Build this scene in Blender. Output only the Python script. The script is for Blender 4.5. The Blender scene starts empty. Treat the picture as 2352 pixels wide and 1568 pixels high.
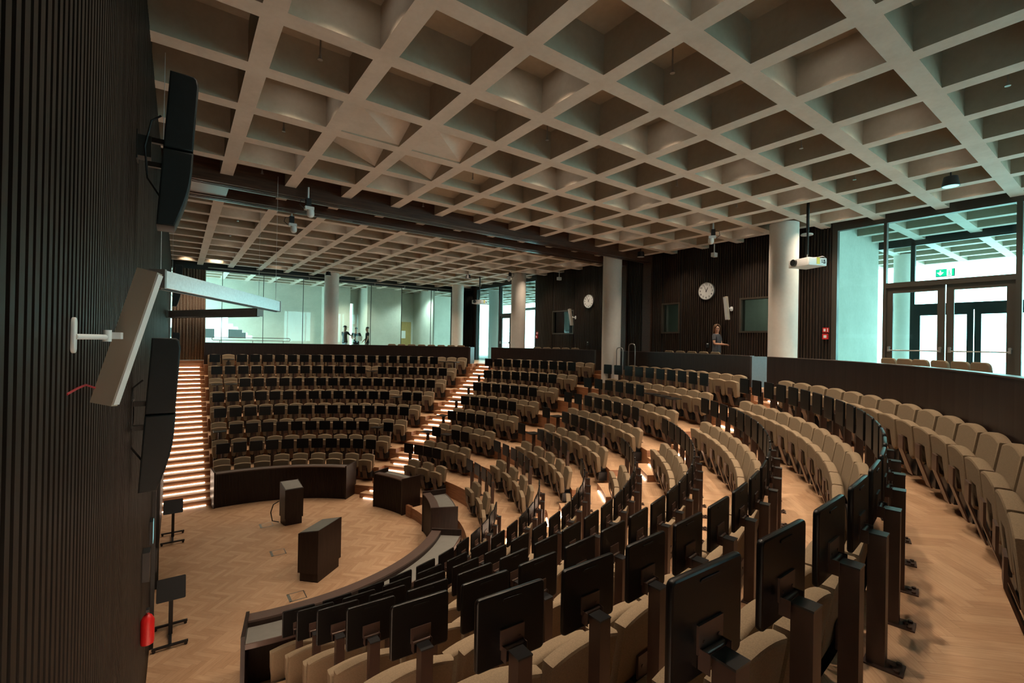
import bpy, math, random
from mathutils import Vector, Matrix
random.seed(4)
sc = bpy.context.scene
COL = sc.collection
PI = math.pi
R_ = math.radians
cos, sin = math.cos, math.sin

# ------------------------------------------------------------------ materials
def nt(name):
    m = bpy.data.materials.new(name); m.use_nodes = True
    t = m.node_tree; b = t.nodes['Principled BSDF']
    return m, t, b
class NG:
    def __init__(s, t): s.t = t
    def n(s, typ, **kw):
        o = s.t.nodes.new(typ)
        for k, v in kw.items(): setattr(o, k, v)
        return o
    def l(s, a, b): s.t.links.new(a, b)
    def m(s, op, a, b=None, c=None):
        o = s.t.nodes.new('ShaderNodeMath'); o.operation = op
        for i, v in enumerate((a, b, c)):
            if v is None: continue
            if isinstance(v, (int, float)): o.inputs[i].default_value = v
            else: s.t.links.new(v, o.inputs[i])
        return o.outputs[0]
    def mix(s, f, a, b):
        o = s.t.nodes.new('ShaderNodeMix'); o.data_type = 'RGBA'
        for i, v in ((0, f), (6, a), (7, b)):
            if isinstance(v, (int, float)): o.inputs[i].default_value = v
            elif isinstance(v, tuple): o.inputs[i].default_value = (*v, 1)
            else: s.t.links.new(v, o.inputs[i])
        return o.outputs[2]
    def mixf(s, f, a, b):
        o = s.t.nodes.new('ShaderNodeMix'); o.data_type = 'FLOAT'
        for i, v in ((0, f), (2, a), (3, b)):
            if isinstance(v, (int, float)): o.inputs[i].default_value = v
            else: s.t.links.new(v, o.inputs[i])
        return o.outputs[0]
    def xyz(s, x, y, z=0.0):
        o = s.t.nodes.new('ShaderNodeCombineXYZ')
        for i, v in enumerate((x, y, z)):
            if isinstance(v, (int, float)): o.inputs[i].default_value = v
            else: s.t.links.new(v, o.inputs[i])
        return o.outputs[0]
    def noise(s, vec, scale, detail=3, rough=.55):
        o = s.t.nodes.new('ShaderNodeTexNoise')
        o.inputs['Scale'].default_value = scale; o.inputs['Detail'].default_value = detail
        o.inputs['Roughness'].default_value = rough
        s.t.links.new(vec, o.inputs['Vector']); return o.outputs['Fac']
    def pos(s):
        return s.t.nodes.new('ShaderNodeNewGeometry').outputs['Position']
    def obj(s):
        return s.t.nodes.new('ShaderNodeTexCoord').outputs['Object']
    def ramp(s, f, stops):
        o = s.t.nodes.new('ShaderNodeValToRGB'); e = o.color_ramp.elements
        while len(e) < len(stops): e.new(.5)
        for i, (p, c) in enumerate(stops): e[i].position = p; e[i].color = (*c, 1)
        s.t.links.new(f, o.inputs[0]); return o.outputs[0]
    def bump(s, h, strength, dist=.01):
        o = s.t.nodes.new('ShaderNodeBump'); o.inputs['Strength'].default_value = strength
        o.inputs['Distance'].default_value = dist
        s.t.links.new(h, o.inputs['Height']); return o.outputs[0]

def plain(name, col, rough=.5, metal=0.0, spec=.5, var=.0, scale=20, bump=0.0):
    m, t, b = nt(name); g = NG(t)
    b.inputs['Roughness'].default_value = rough; b.inputs['Metallic'].default_value = metal
    b.inputs['Specular IOR Level'].default_value = spec
    f = g.noise(g.obj(), scale)
    lo = tuple(max(0, c * (1 - var)) for c in col); hi = tuple(min(1, c * (1 + var)) for c in col)
    g.l(g.ramp(f, [(.3, lo), (.7, hi)]), b.inputs['Base Color'])
    if bump: g.l(g.bump(f, bump), b.inputs['Normal'])
    return m

def emit(name, col, s):
    m, t, b = nt(name)
    b.inputs['Base Color'].default_value = (*col, 1)
    b.inputs['Emission Color'].default_value = (*col, 1); b.inputs['Emission Strength'].default_value = s
    return m

def wood_grain(name, dark, light, along=(0, 0, 1), rough=.45, stretch=14, scale=3.0, spec=.4):
    """plain veneer: fine grain stretched along one axis"""
    m, t, b = nt(name); g = NG(t)
    mp = g.n('ShaderNodeMapping'); g.l(g.obj(), mp.inputs['Vector'])
    mp.inputs['Scale'].default_value = tuple(1.0 if a else stretch for a in along)
    f = g.noise(mp.outputs[0], scale, 5, .6)
    g.l(g.ramp(f, [(.3, dark), (.7, light)]), b.inputs['Base Color'])
    b.inputs['Roughness'].default_value = rough; b.inputs['Specular IOR Level'].default_value = spec
    return m

def parquet(name, W=.09, n=5, ang=45):
    """herringbone blocks of width W and length n*W"""
    m, t, b = nt(name); g = NG(t)
    p = g.pos(); mp = g.n('ShaderNodeMapping'); mp.vector_type = 'POINT'
    mp.inputs['Rotation'].default_value = (0, 0, R_(ang)); mp.inputs['Scale'].default_value = (1 / W, 1 / W, 1 / W)
    g.l(p, mp.inputs['Vector'])
    s = g.n('ShaderNodeSeparateXYZ'); g.l(mp.outputs[0], s.inputs[0])
    u, v = s.outputs[0], s.outputs[1]
    fu, fv = g.m('FLOOR', u), g.m('FLOOR', v)
    d = g.m('FLOORED_MODULO', g.m('SUBTRACT', fu, fv), 2 * n)
    hz = g.m('LESS_THAN', d, n - .5)
    # position inside the block: along and across
    e = g.m('SUBTRACT', 2 * n - 1, d)
    ru, rv = g.m('SUBTRACT', u, fu), g.m('SUBTRACT', v, fv)
    along = g.mixf(hz, g.m('ADD', rv, e), g.m('ADD', ru, d))
    across = g.mixf(hz, ru, rv)
    idx = g.mixf(hz, fu, g.m('SUBTRACT', fu, d))
    idy = g.mixf(hz, g.m('SUBTRACT', fv, e), fv)
    wn = g.n('ShaderNodeTexWhiteNoise'); wn.noise_dimensions = '3D'
    g.l(g.xyz(idx, idy, hz), wn.inputs['Vector'])
    r = wn.outputs['Value']
    grain = g.noise(g.xyz(g.m('MULTIPLY', along, .35), g.m('MULTIPLY', across, 5.0), g.m('MULTIPLY', r, 50)), 1.6, 5, .65)
    tone = g.m('ADD', g.m('MULTIPLY', r, .24), g.m('ADD', .12, g.m('MULTIPLY', grain, .66)))
    c = g.ramp(tone, [(.12, (.25, .13, .07)), (.45, (.43, .255, .145)), (.8, (.58, .38, .235)), (1.0, (.66, .46, .30))])
    ed = g.m('MINIMUM', g.m('MINIMUM', across, g.m('SUBTRACT', 1, across)), g.m('MINIMUM', along, g.m('SUBTRACT', n, along)))
    seam = g.m('LESS_THAN', ed, .018)
    c = g.mix(g.m('MULTIPLY', seam, .35), c, (.12, .06, .03))
    g.l(c, b.inputs['Base Color'])
    b.inputs['Roughness'].default_value = .42; b.inputs['Specular IOR Level'].default_value = .35
    return m

def concrete(name, lo, hi, rough=.8, sc_=1.2):
    m, t, b = nt(name); g = NG(t)
    p = g.pos(); f = g.noise(p, sc_, 6, .65); f2 = g.noise(p, 14, 4, .6)
    t_ = g.m('ADD', g.m('MULTIPLY', f, .75), g.m('MULTIPLY', f2, .25))
    g.l(g.ramp(t_, [(.32, lo), (.68, hi)]), b.inputs['Base Color'])
    b.inputs['Roughness'].default_value = rough; b.inputs['Specular IOR Level'].default_value = .2
    g.l(g.bump(f2, .12), b.inputs['Normal'])
    return m

def glass(name, tint=(.86, .97, .94), refl=1.0):
    m = bpy.data.materials.new(name); m.use_nodes = True; t = m.node_tree; t.nodes.clear(); g = NG(t)
    tr = g.n('ShaderNodeBsdfTransparent'); tr.inputs[0].default_value = (*tint, 1)
    gl = g.n('ShaderNodeBsdfGlossy'); gl.inputs['Roughness'].default_value = .02
    fr = g.n('ShaderNodeFresnel'); fr.inputs['IOR'].default_value = 1.45
    mx = g.n('ShaderNodeMixShader'); out = g.n('ShaderNodeOutputMaterial')
    g.l(g.m('MULTIPLY', fr.outputs[0], refl), mx.inputs[0]); g.l(tr.outputs[0], mx.inputs[1]); g.l(gl.outputs[0], mx.inputs[2])
    g.l(mx.outputs[0], out.inputs[0]); return m

M = dict(
 parquet=parquet('herringbone_oak'),
 riser=wood_grain('oak_riser', (.20, .085, .04), (.34, .16, .078), (1, 1, 0), .45, 10, 2.5),
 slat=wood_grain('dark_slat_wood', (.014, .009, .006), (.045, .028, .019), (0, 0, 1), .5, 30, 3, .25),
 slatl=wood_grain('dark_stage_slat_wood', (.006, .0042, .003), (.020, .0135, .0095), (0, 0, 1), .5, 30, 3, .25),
 slatback=plain('black_backing', (.006, .005, .005), .8),
 panel=wood_grain('dark_walnut_veneer', (.014, .007, .0055), (.030, .016, .012), (0, 0, 1), .42, 12, 2.2, .3),
 panelgrey=plain('dark_walnut_endgrain', (.05, .04, .037), .35, 0, .5, .1),  # lighter grey stands in for the reflection on the parapet ends
 ledge=plain('brown_desk_laminate', (.085, .052, .042), .35, 0, .6, .08, 8),
 greytop=plain('grey_linoleum', (.17, .165, .15), .5, 0, .4, .05, 10),
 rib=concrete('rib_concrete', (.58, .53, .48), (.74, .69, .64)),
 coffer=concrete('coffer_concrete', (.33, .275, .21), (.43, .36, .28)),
 column=concrete('column_concrete', (.60, .55, .50), (.72, .67, .62), .7, .8),
 wallc=concrete('lobby_concrete', (.45, .45, .39), (.60, .60, .53), .75, .7),
 fabric=plain('tan_upholstery', (.225, .166, .108), .9, 0, .15, .16, 160, .12),
 black=plain('black_satin', (.0035, .003, .003), .36, 0, .3, .1, 6),
 plate=plain('bronze_brown_metal', (.095, .056, .043), .38, .35, .5, .1, 9),
 post=plain('bronze_brown_tube', (.075, .042, .031), .42, .3, .5, .08, 9),
 cap=plain('black_cap', (.018, .018, .019), .28, 0, .6),
 blackm=plain('black_plastic', (.008, .008, .009), .45),
 spk=plain('speaker_black', (.003, .006, .007), .5, 0, .35, .2, 30),
 white=plain('white_plastic', (.72, .73, .73), .4),
 offw=plain('cream_plastic', (.36, .31, .25), .5),
 alu=plain('brushed_aluminium', (.72, .76, .78), .28, .5, .5, .08, 30),
 steel=plain('steel', (.35, .33, .31), .35, .8),
 frame=plain('bronze_frame', (.060, .048, .036), .45, .2),
 dframe=plain('dark_frame', (.02, .021, .02), .4, .2),
 beam=wood_grain('dark_beam_wood', (.038, .017, .011), (.085, .04, .026), (1, 0, 0), .3, 12, 2),
 curtain=plain('brown_curtain', (.27, .20, .15), .95, 0, .1, .2, 20),
 bcurtain=plain('black_curtain', (.010, .009, .008), .95, 0, .1),
 red=plain('signal_red', (.55, .012, .012), .4),
 redw=plain('red_cable', (.4, .02, .03), .5),
 green=emit('exit_green', (.0, .42, .22), 1.2),
 signw=emit('exit_white', (.9, 1, .95), 1.6),
 screen=emit('screen_cyan', (.3, .75, .85), .35),
 led=emit('led_strip', (1.0, .80, .60), 20.0),
 lamp=emit('lamp_lens', (1.0, .93, .85), 30.0),
 yellow=plain('yellow_label', (.8, .62, .08), .6),
 paper=plain('paper', (.8, .8, .78), .8),
 ydoor=wood_grain('ochre_door', (.34, .24, .09), (.44, .33, .13), (0, 0, 1), .5, 10, 3),
 skin=plain('skin', (.52, .27, .18), .55, 0, .4, .06, 30),
 skind=plain('skin_tan', (.38, .21, .15), .55, 0, .4, .06, 30),
 hairb=plain('light_brown_hair', (.10, .045, .02), .5, 0, .5, .3, 60),
 haird=plain('dark_hair', (.02, .014, .011), .6, 0, .4, .2, 60),
 shirtg=plain('grey_blouse', (.075, .078, .088), .85, 0, .1, .15, 40),
 shirtb=plain('black_tshirt', (.022, .020, .022), .85, 0, .1, .2, 40),
 trous=plain('dark_trousers', (.07, .075, .085), .85, 0, .1, .1, 30),
 jeans=plain('pale_jeans', (.36, .42, .5), .85, 0, .1, .1, 30),
 glass=glass('clear_glass', (.95, .99, .985), .5),
 tglass=glass('teal_glass', (.86, .985, .975), .5),
 lglass=glass('lobby_glass', (.90, .975, .945), .6),
 dglass=glass('dim_glass', (.6, .66, .63), 1.3),
 ground=plain('outdoor_paving', (.55, .58, .57), .9, 0, .2, .1, 2),
 facade=plain('pale_facade', (.7, .75, .77), .9),
)

# ------------------------------------------------------------------ mesh builder
class MB:
    def __init__(s): s.v = []; s.f = []; s.mi = []; s.sm = []
    def add(s, vs, fs, mi=0, sm=False):
        o = len(s.v); s.v += [tuple(v) for v in vs]
        for f in fs: s.f.append([i + o for i in f]); s.mi.append(mi); s.sm.append(sm)
        return s
    def box(s, x0, x1, y0, y1, z0, z1, mi=0, mat=None):
        vs = [(x, y, z) for z in (z0, z1) for y in (y0, y1) for x in (x0, x1)]
        if mat is not None: vs = [mat @ Vector(v) for v in vs]
        return s.add(vs, [(0, 2, 3, 1), (4, 5, 7, 6), (0, 1, 5, 4), (1, 3, 7, 5), (3, 2, 6, 7), (2, 0, 4, 6)], mi)
    def cyl(s, p0, p1, r0, r1=None, n=16, mi=0, cap=True):
        r1 = r0 if r1 is None else r1
        p0, p1 = Vector(p0), Vector(p1); d = (p1 - p0).normalized()
        a = d.orthogonal().normalized(); b = d.cross(a)
        vs = []
        for p, r in ((p0, r0), (p1, r1)):
            for i in range(n):
                t = 2 * PI * i / n; vs.append(p + a * (r * cos(t)) + b * (r * sin(t)))
        fs = [(i, (i + 1) % n, n + (i + 1) % n, n + i) for i in range(n)]
        s.add(vs, fs, mi, True)
        if cap:
            s.add(vs[:n], [tuple(reversed(range(n)))], mi); s.add(vs[n:], [tuple(range(n))], mi)
        return s
    def tube(s, pts, r, n=8, mi=0):
        pts = [Vector(p) for p in pts]; rings = []
        prev = None
        for i, p in enumerate(pts):
            d = (pts[min(i + 1, len(pts) - 1)] - pts[max(i - 1, 0)]).normalized()
            if prev is None: a = d.orthogonal().normalized()
            else:
                a = prev - d * prev.dot(d)
                a = a.normalized() if a.length > 1e-6 else d.orthogonal().normalized()
            prev = a; b = d.cross(a)
            rings.append([p + a * (r * cos(2 * PI * k / n)) + b * (r * sin(2 * PI * k / n)) for k in range(n)])
        vs = [v for q in rings for v in q]; fs = []
        for i in range(len(rings) - 1):
            for k in range(n):
                fs.append((i * n + k, i * n + (k + 1) % n, (i + 1) * n + (k + 1) % n, (i + 1) * n + k))
        s.add(vs, fs, mi, True)
        s.add(rings[0], [tuple(reversed(range(n)))], mi); s.add(rings[-1], [tuple(range(n))], mi)
        return s
    def sphere(s, c, r, n=16, m=10, mi=0, sx=1, sy=1, sz=1, zmin=-1.0, zmax=1.0):
        vs = []; fs = []
        for j in range(m + 1):
            z = zmin + (zmax - zmin) * j / m; z = max(-1, min(1, z))
            ph = math.asin(zmin) + (math.asin(zmax) - math.asin(zmin)) * j / m
            for i in range(n):
                t = 2 * PI * i / n
                vs.append((c[0] + r * sx * cos(ph) * cos(t), c[1] + r * sy * cos(ph) * sin(t), c[2] + r * sz * sin(ph)))
        for j in range(m):
            for i in range(n):
                fs.append((j * n + i, j * n + (i + 1) % n, (j + 1) * n + (i + 1) % n, (j + 1) * n + i))
        s.add(vs, fs, mi, True); return s
    def lathe(s, prof, c=(0, 0, 0), n=24, mi=0):
        vs = []; fs = []
        for r, z in prof:
            for i in range(n):
                t = 2 * PI * i / n; vs.append((c[0] + r * cos(t), c[1] + r * sin(t), c[2] + z))
        for j in range(len(prof) - 1):
            for i in range(n):
                fs.append((j * n + i, j * n + (i + 1) % n, (j + 1) * n + (i + 1) % n, (j + 1) * n + i))
        s.add(vs, fs, mi, True); return s
    def prism(s, outline, fn, d0, d1, ch=0.0, mi=0, sm=False):
        """outline: 2D loop (ccw); fn(a, b, depth) -> point; chamfered on both faces"""
        n = len(outline)
        def off(c):
            if not c: return outline
            res = []
            for i in range(n):
                p = Vector(outline[i]); a = Vector(outline[i - 1]); q = Vector(outline[(i + 1) % n])
                e1 = (p - a).normalized(); e2 = (q - p).normalized()
                n1 = Vector((-e1.y, e1.x)); n2 = Vector((-e2.y, e2.x)); bi = n1 + n2
                k = bi.length_squared
                bi = bi * (2 * c / k) if k > .2 else n1 * c
                res.append(tuple(p + bi))
            return res
        loops = []
        if ch:
            h = ch * .3
            loops = [(off(ch), d0), (off(h), d0 + h), (outline, d0 + ch), (outline, d1 - ch), (off(h), d1 - h), (off(ch), d1)]
        else: loops = [(outline, d0), (outline, d1)]
        vs = [fn(a, b, d) for lp, d in loops for a, b in lp]; fs = []
        for j in range(len(loops) - 1):
            for i in range(n):
                fs.append((j * n + i, j * n + (i + 1) % n, (j + 1) * n + (i + 1) % n, (j + 1) * n + i))
        s.add(vs, fs, mi, True if ch else sm)
        s.add(vs[:n], [tuple(reversed(range(n)))], mi, bool(ch)); s.add(vs[-n:], [tuple(range(n))], mi, bool(ch))
        return s
    def mesh(s, name, mats):
        me = bpy.data.meshes.new(name); me.from_pydata(s.v, [], s.f)
        for m in (mats if isinstance(mats, (list, tuple)) else [mats]): me.materials.append(m)
        me.polygons.foreach_set('material_index', s.mi); me.polygons.foreach_set('use_smooth', s.sm)
        me.update()
        if any(s.sm): me.set_sharp_from_angle(angle=R_(40))
        return me

def rrect(w, h, r, n=5, cx=0, cy=0):
    o = []
    for (sx, sy, a0) in ((1, -1, -90), (1, 1, 0), (-1, 1, 90), (-1, -1, 180)):
        for i in range(n + 1):
            t = R_(a0 + 90 * i / n)
            o.append((cx + sx * (w / 2 - r) + r * cos(t), cy + sy * (h / 2 - r) + r * sin(t)))
    return o
XZ = lambda a, b, d: (a, -d, b)            # outline in x,z; depth towards -y
XY = lambda a, b, d: (a, b, d)
def YZ(a, b, d): return (d, a, b)

def obj(name, me, parent=None, mats=None):
    if isinstance(me, MB): me = me.mesh(name, mats)
    o = bpy.data.objects.new(name, me); COL.objects.link(o)
    if parent: o.parent = parent
    return o
def thing(name, label, cat, loc=(0, 0, 0), rz=0, group=None):
    o = bpy.data.objects.new(name, None); COL.objects.link(o); o.empty_display_size = .1
    o.location = loc; o.rotation_euler = (0, 0, rz); tag(o, label, cat, group); return o
def tag(o, label, cat, group=None):
    o['label'] = label; o['category'] = cat
    if group: o['group'] = group
    return o
def struct(name, mb, mats, parent=None):
    o = obj(name, mb, parent, mats)
    if not parent: o['kind'] = 'structure'
    return o
def dup(root, loc, rz, label, group=None, skip=()):
    r = root.copy(); COL.objects.link(r); r.location = loc; r.rotation_euler = (0, 0, rz); r['label'] = label
    if group: r['group'] = group
    for ch in list(root.children):
        c = ch.copy(); COL.objects.link(c); c.parent = r
        for g2 in list(ch.children):
            d = g2.copy(); COL.objects.link(d); d.parent = c
    return r
ORD = ('zeroth first second third fourth fifth sixth seventh eighth ninth tenth eleventh twelfth thirteenth fourteenth fifteenth '
       'sixteenth seventeenth eighteenth nineteenth twentieth twenty-first twenty-second twenty-third').split()

# ------------------------------------------------------------------ plan
C0 = Vector((1.31, 11.85)); CN = Vector((1.61, 11.35))
CAM = Vector((0, 0, 5.05))
ZT = 4.05                     # top floor
ZC = 8.276                    # underside of ceiling ribs
XL, XR, YN, YF = -.335, 14.03, -1.1, 24.84
RC = lambda k: 4.63 + .905 * k
RN = lambda k: 4.08 + .911 * k
ZP = lambda k: .45 * k - .15
TR = .302; Y0 = 16.67; Y0N = 7.0

# camera model (same numbers as the camera made below), used to leave out what is wholly outside the frame
CR = Vector((0.81125796, -0.58439664, 0.01846858)); CU = Vector((-0.0172116, 0.00770411, 0.99982219)); CF = Vector((0.58443502, 0.81143158, 0.00380838))
def pix(p):
    d = Vector(p) - CAM; z = d.dot(CF)
    if z < .15: return None
    return 1176 + 1062.47 * d.dot(CR) / z, 784 - 1062.47 * d.dot(CU) / z
def seen(p, m=120):
    q = pix(p)
    return q is not None and -m < q[0] < 2352 + m and -m < q[1] < 1568 + m * 2

# boundaries of the seating blocks: lines through p with direction d -> angle on a circle (centre c, radius r)
def line_angle(c, r, p, d, side=1):
    p = Vector(p) - c; d = Vector(d).normalized()
    b = p.dot(d); q = b * b - p.dot(p) + r * r
    t = -b + side * math.sqrt(max(q, 0)); w = p + d * t
    return math.atan2(w.y, w.x)
L_F = lambda c, r: line_angle(c, r, (.9, 11), (0, 1))                       # far block, wall-stair end
L_A1F = lambda c, r: line_angle(c, r, (10.8, 18.47), (5.47, 3.26))
L_A1L = lambda c, r: line_angle(c, r, (10.99, 17.28), (5.47, 3.26))
L_A2R = lambda c, r: line_angle(c, r, (11.42, 5.77), (4.74, -2.62))
L_A2N = lambda c, r: line_angle(c, r, (10.91, 4.93), (4.74, -2.62))
L_N = lambda c, r: line_angle(c, r, (.9, 11), (0, -1))

def sector(mb, c, r0, r1, la, lb, z0, z1, n=24, mt=0, ms=1):
    """solid ring sector; la, lb: functions (c, r) -> angle"""
    a0, b0, a1, b1 = la(c, r0), lb(c, r0), la(c, r1), lb(c, r1)
    I = [(c.x + r0 * cos(a0 + (b0 - a0) * i / n), c.y + r0 * sin(a0 + (b0 - a0) * i / n)) for i in range(n + 1)]
    O = [(c.x + r1 * cos(a1 + (b1 - a1) * i / n), c.y + r1 * sin(a1 + (b1 - a1) * i / n)) for i in range(n + 1)]
    ring(mb, I, O, z0, z1, mt, ms)
def ring(mb, I, O, z0, z1, mt=0, ms=1, cap_bottom=False):
    n = len(I) - 1
    if n < 1: return
    vs = [(*p, z1) for p in I] + [(*p, z1) for p in O] + [(*p, z0) for p in I] + [(*p, z0) for p in O]
    N = n + 1
    ccw = (I[1][0] - I[0][0]) * (O[0][1] - I[0][1]) - (I[1][1] - I[0][1]) * (O[0][0] - I[0][0]) > 0
    top, sd = [], []
    for i in range(n):
        top.append((i, i + 1, N + i + 1, N + i) if ccw else (i, N + i, N + i + 1, i + 1))
        q = (i, 2 * N + i, 2 * N + i + 1, i + 1); sd.append(q if ccw else q[::-1])
        q = (N + i, N + i + 1, 3 * N + i + 1, 3 * N + i); sd.append(q if ccw else q[::-1])
    e0 = (0, N, 3 * N, 2 * N); e1 = (n, 2 * N + n, 3 * N + n, N + n)
    sd += [e0, e1] if ccw else [e0[::-1], e1[::-1]]
    mb.add(vs, top, mt); mb.add(vs, sd, ms)
    if cap_bottom:
        mb.add(vs, [((2 * N + i, 3 * N + i, 3 * N + i + 1, 2 * N + i + 1) if ccw else (2 * N + i, 2 * N + i + 1, 3 * N + i + 1, 3 * N + i)) for i in range(n)], ms)

PR = [M['parquet'], M['riser']]
# ------------------------------------------------------------------ stage floor and tiers
mb = MB(); mb.box(XL - .4, 15, 4, 19, -.2, 0, 0); mb.mi[0] = 1
struct('floor', mb, PR)
for nm, c, RR, la, lb in (('floor_far', C0, RC, L_F, L_A1F), ('floor_centre', C0, RC, L_A1L, L_A2R), ('floor_near', CN, RN, L_A2N, L_N)):
    mb = MB()
    for k in range(1, 9):
        r0 = RR(k - 1) + (.3 if k == 1 else 0)
        sector(mb, c, r0, RR(k), la, lb, 0 if k < 3 else ZP(k) - 1.0, ZP(k), 40)
    sector(mb, c, RR(8), 12.0 if c is C0 else RR(8) + .75, la, lb, 2.9, 3.9, 40)
    struct(nm, mb, PR)

def led_arc(c, r, a, b, z, n=10):
    mb = MB(); w = .018
    I = [(c.x + (r - w) * cos(a + (b - a) * i / n), c.y + (r - w) * sin(a + (b - a) * i / n)) for i in range(n + 1)]
    O = [(c.x + (r - .002) * cos(a + (b - a) * i / n), c.y + (r - .002) * sin(a + (b - a) * i / n)) for i in range(n + 1)]
    ring(mb, I, O, z + .002, z + .017, 0, 0); return mb

def aisle(name, la, lb, light):
    """uniform stair: level n has its front edge at RC(0) + .3*(n-1)"""
    mb = MB(); leds = []
    for n in range(1, 27):
        k, q = divmod(n - 1, 3)
        r0 = RC(k) + .3 * q; k1, q1 = divmod(n, 3); r1 = RC(k1) + .3 * q1
        sector(mb, C0, r0, r1 + .02, la, lb, max(0, .15 * n - .6), .15 * n, 10)
        a, b = la(C0, r0), lb(C0, r0)
        if light: leds.append((r0, a + (b - a) * .13, a + (b - a) * .87, .15 * (n - 1)))
    leds.append((r1, la(C0, r1) * .87 + lb(C0, r1) * .13, la(C0, r1) * .13 + lb(C0, r1) * .87, .15 * 26))
    o = struct(name, mb, PR)
    for r, a, b, z in leds: obj('step_light', led_arc(C0, r, a, b, z), o, M['led'])
aisle('stairs_centre', L_A1F, L_A1L, True)
aisle('stairs_near_centre', L_A2R, L_A2N, True)
# straight stairs along the stage wall
for nm, sgn, ys in (('stairs_wall', 1, Y0), ('stairs_wall_near', -1, Y0N)):
    mb = MB(); leds = []
    for n in range(1, 28):
        y0 = ys + sgn * (n - 1) * TR; y1 = ys + sgn * n * TR if n < 27 else ys + sgn * (n + 1.5) * TR
        i0 = len(mb.f); mb.box(XL, .9, min(y0, y1), max(y0, y1), max(0, .15 * n - .8), .15 * n, 1); mb.mi[i0 + 1] = 0
        l = MB(); ya, yb = (y0 - .020, y0 - .002) if sgn > 0 else (y0 + .002, y0 + .020)
        if n <= 26: l.box(XL + .03, .745, ya, yb, .15 * (n - 1) + .002, .15 * (n - 1) + .014); leds.append(l)
    o = struct(nm, mb, PR)
    for l in leds: obj('step_light', l, o, M['led'])

# top floor outside the seating
def rect_hit(a):
    dx, dy = cos(a), sin(a); ts = []
    if dx > 1e-6: ts.append((XR + .1 - C0.x) / dx)
    if dy > 1e-6: ts.append((YF + .4 - C0.y) / dy)
    if dy < -1e-6: ts.append((YN - .2 - C0.y) / dy)
    t = min(ts); return (C0.x + dx * t, C0.y + dy * t)
mb = MB()
for la, lb, rr in ((L_F, L_A1F, 12.0), (L_A1F, L_A1L, 12.47), (L_A1L, L_A2R, 12.0), (L_A2R, L_A2N, 12.47), (L_A2N, L_N, 12.0)):
    a, b = la(C0, rr), lb(C0, rr); n = 40
    ang = [a + (b - a) * i / n for i in range(n + 1)]
    for cx, cy in ((XR + .1, YF + .4), (XR + .1, YN - .2)):
        ca = math.atan2(cy - C0.y, cx - C0.x)
        if min(a, b) < ca < max(a, b): ang.append(ca)
    ang.sort(reverse=a > b)
    I = [(C0.x + rr * cos(t), C0.y + rr * sin(t)) for t in ang]; O = [rect_hit(t) for t in ang]
    # keep the near side outside the tighter near circle
    ring(mb, I, O, 3.6, ZT, 0, 1)
struct('floor_top', mb, [M['parquet'], M['riser']])

# ------------------------------------------------------------------ ceiling: one waffle slab
cx0, cy0, sx_, sy_, w_ = 2.911, 3.8747, 1.1561, 1.1647, .935
mb = MB()
I0, I1, J0, J1 = -2, 17, -10, 25  # waffle carried past the near glass as unseen canopy, added to limit sky light
DEP = .485
tri = {(0, 3): .0, (1, 3): .0, (0, 4): .22, (1, 4): .22}          # folded access panels inside a coffer
shal = {(2, 4): .17, (2, 5): .17, (3, 5): .15, (3, 6): .15, (4, 6): .15, (1, 16): .15, (2, 13): .15, (3, 13): .15}
ceil_z = ZC
# rib soffits as strips, coffers as inverted boxes
x_edges = []
for i in range(I0, I1 + 1): x_edges.append((cx0 + sx_ * i - w_, cx0 + sx_ * i))
y_edges = [(cy0 + sy_ * j - w_, cy0 + sy_ * j) for j in range(J0, J1 + 1)]
xa, xb = x_edges[0][0] - .221, x_edges[-1][1] + .221
ya, yb = y_edges[0][0] - .221, y_edges[-1][1] + .221
def soffit(x0, x1, y0, y1): mb.add([(x0, y0, ZC), (x0, y1, ZC), (x1, y1, ZC), (x1, y0, ZC)], [(0, 1, 2, 3)], 0)
px = xa
for x0, x1 in x_edges + [(xb, xb)]: soffit(px, x0, ya, yb); px = x1
for x0, x1 in x_edges:
    py = ya
    for y0, y1 in y_edges + [(yb, yb)]: soffit(x0, x1, py, y0); py = y1
for i, (x0, x1) in zip(range(I0, I1 + 1), x_edges):
    for j, (y0, y1) in zip(range(J0, J1 + 1), y_edges):
        d = DEP
        hs = [d] * 4                                   # heights at (x0,y0),(x1,y0),(x1,y1),(x0,y1)
        if (i, j) in tri:
            hs = [.03, .40, .03, .02] if j == 3 else [.36, .40, .03, .36]
        elif (i, j) in shal: hs = [shal[(i, j)] + .12, shal[(i, j)] + .15, shal[(i, j)], shal[(i, j)]]
        cs = [(x0, y0), (x1, y0), (x1, y1), (x0, y1)]
        vs = [(*p, ZC) for p in cs] + [(*p, ZC + h) for p, h in zip(cs, hs)]
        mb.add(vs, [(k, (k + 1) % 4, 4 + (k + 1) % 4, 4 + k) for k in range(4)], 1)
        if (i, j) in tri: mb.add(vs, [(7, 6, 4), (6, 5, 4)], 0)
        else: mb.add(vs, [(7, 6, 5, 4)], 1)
struct('ceiling', mb, [M['rib'], M['coffer']])
mb = MB(); mb.box(xa, xb, ya, yb, 8.80, 9.1); struct('ceiling_slab', mb, M['rib'])

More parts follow.
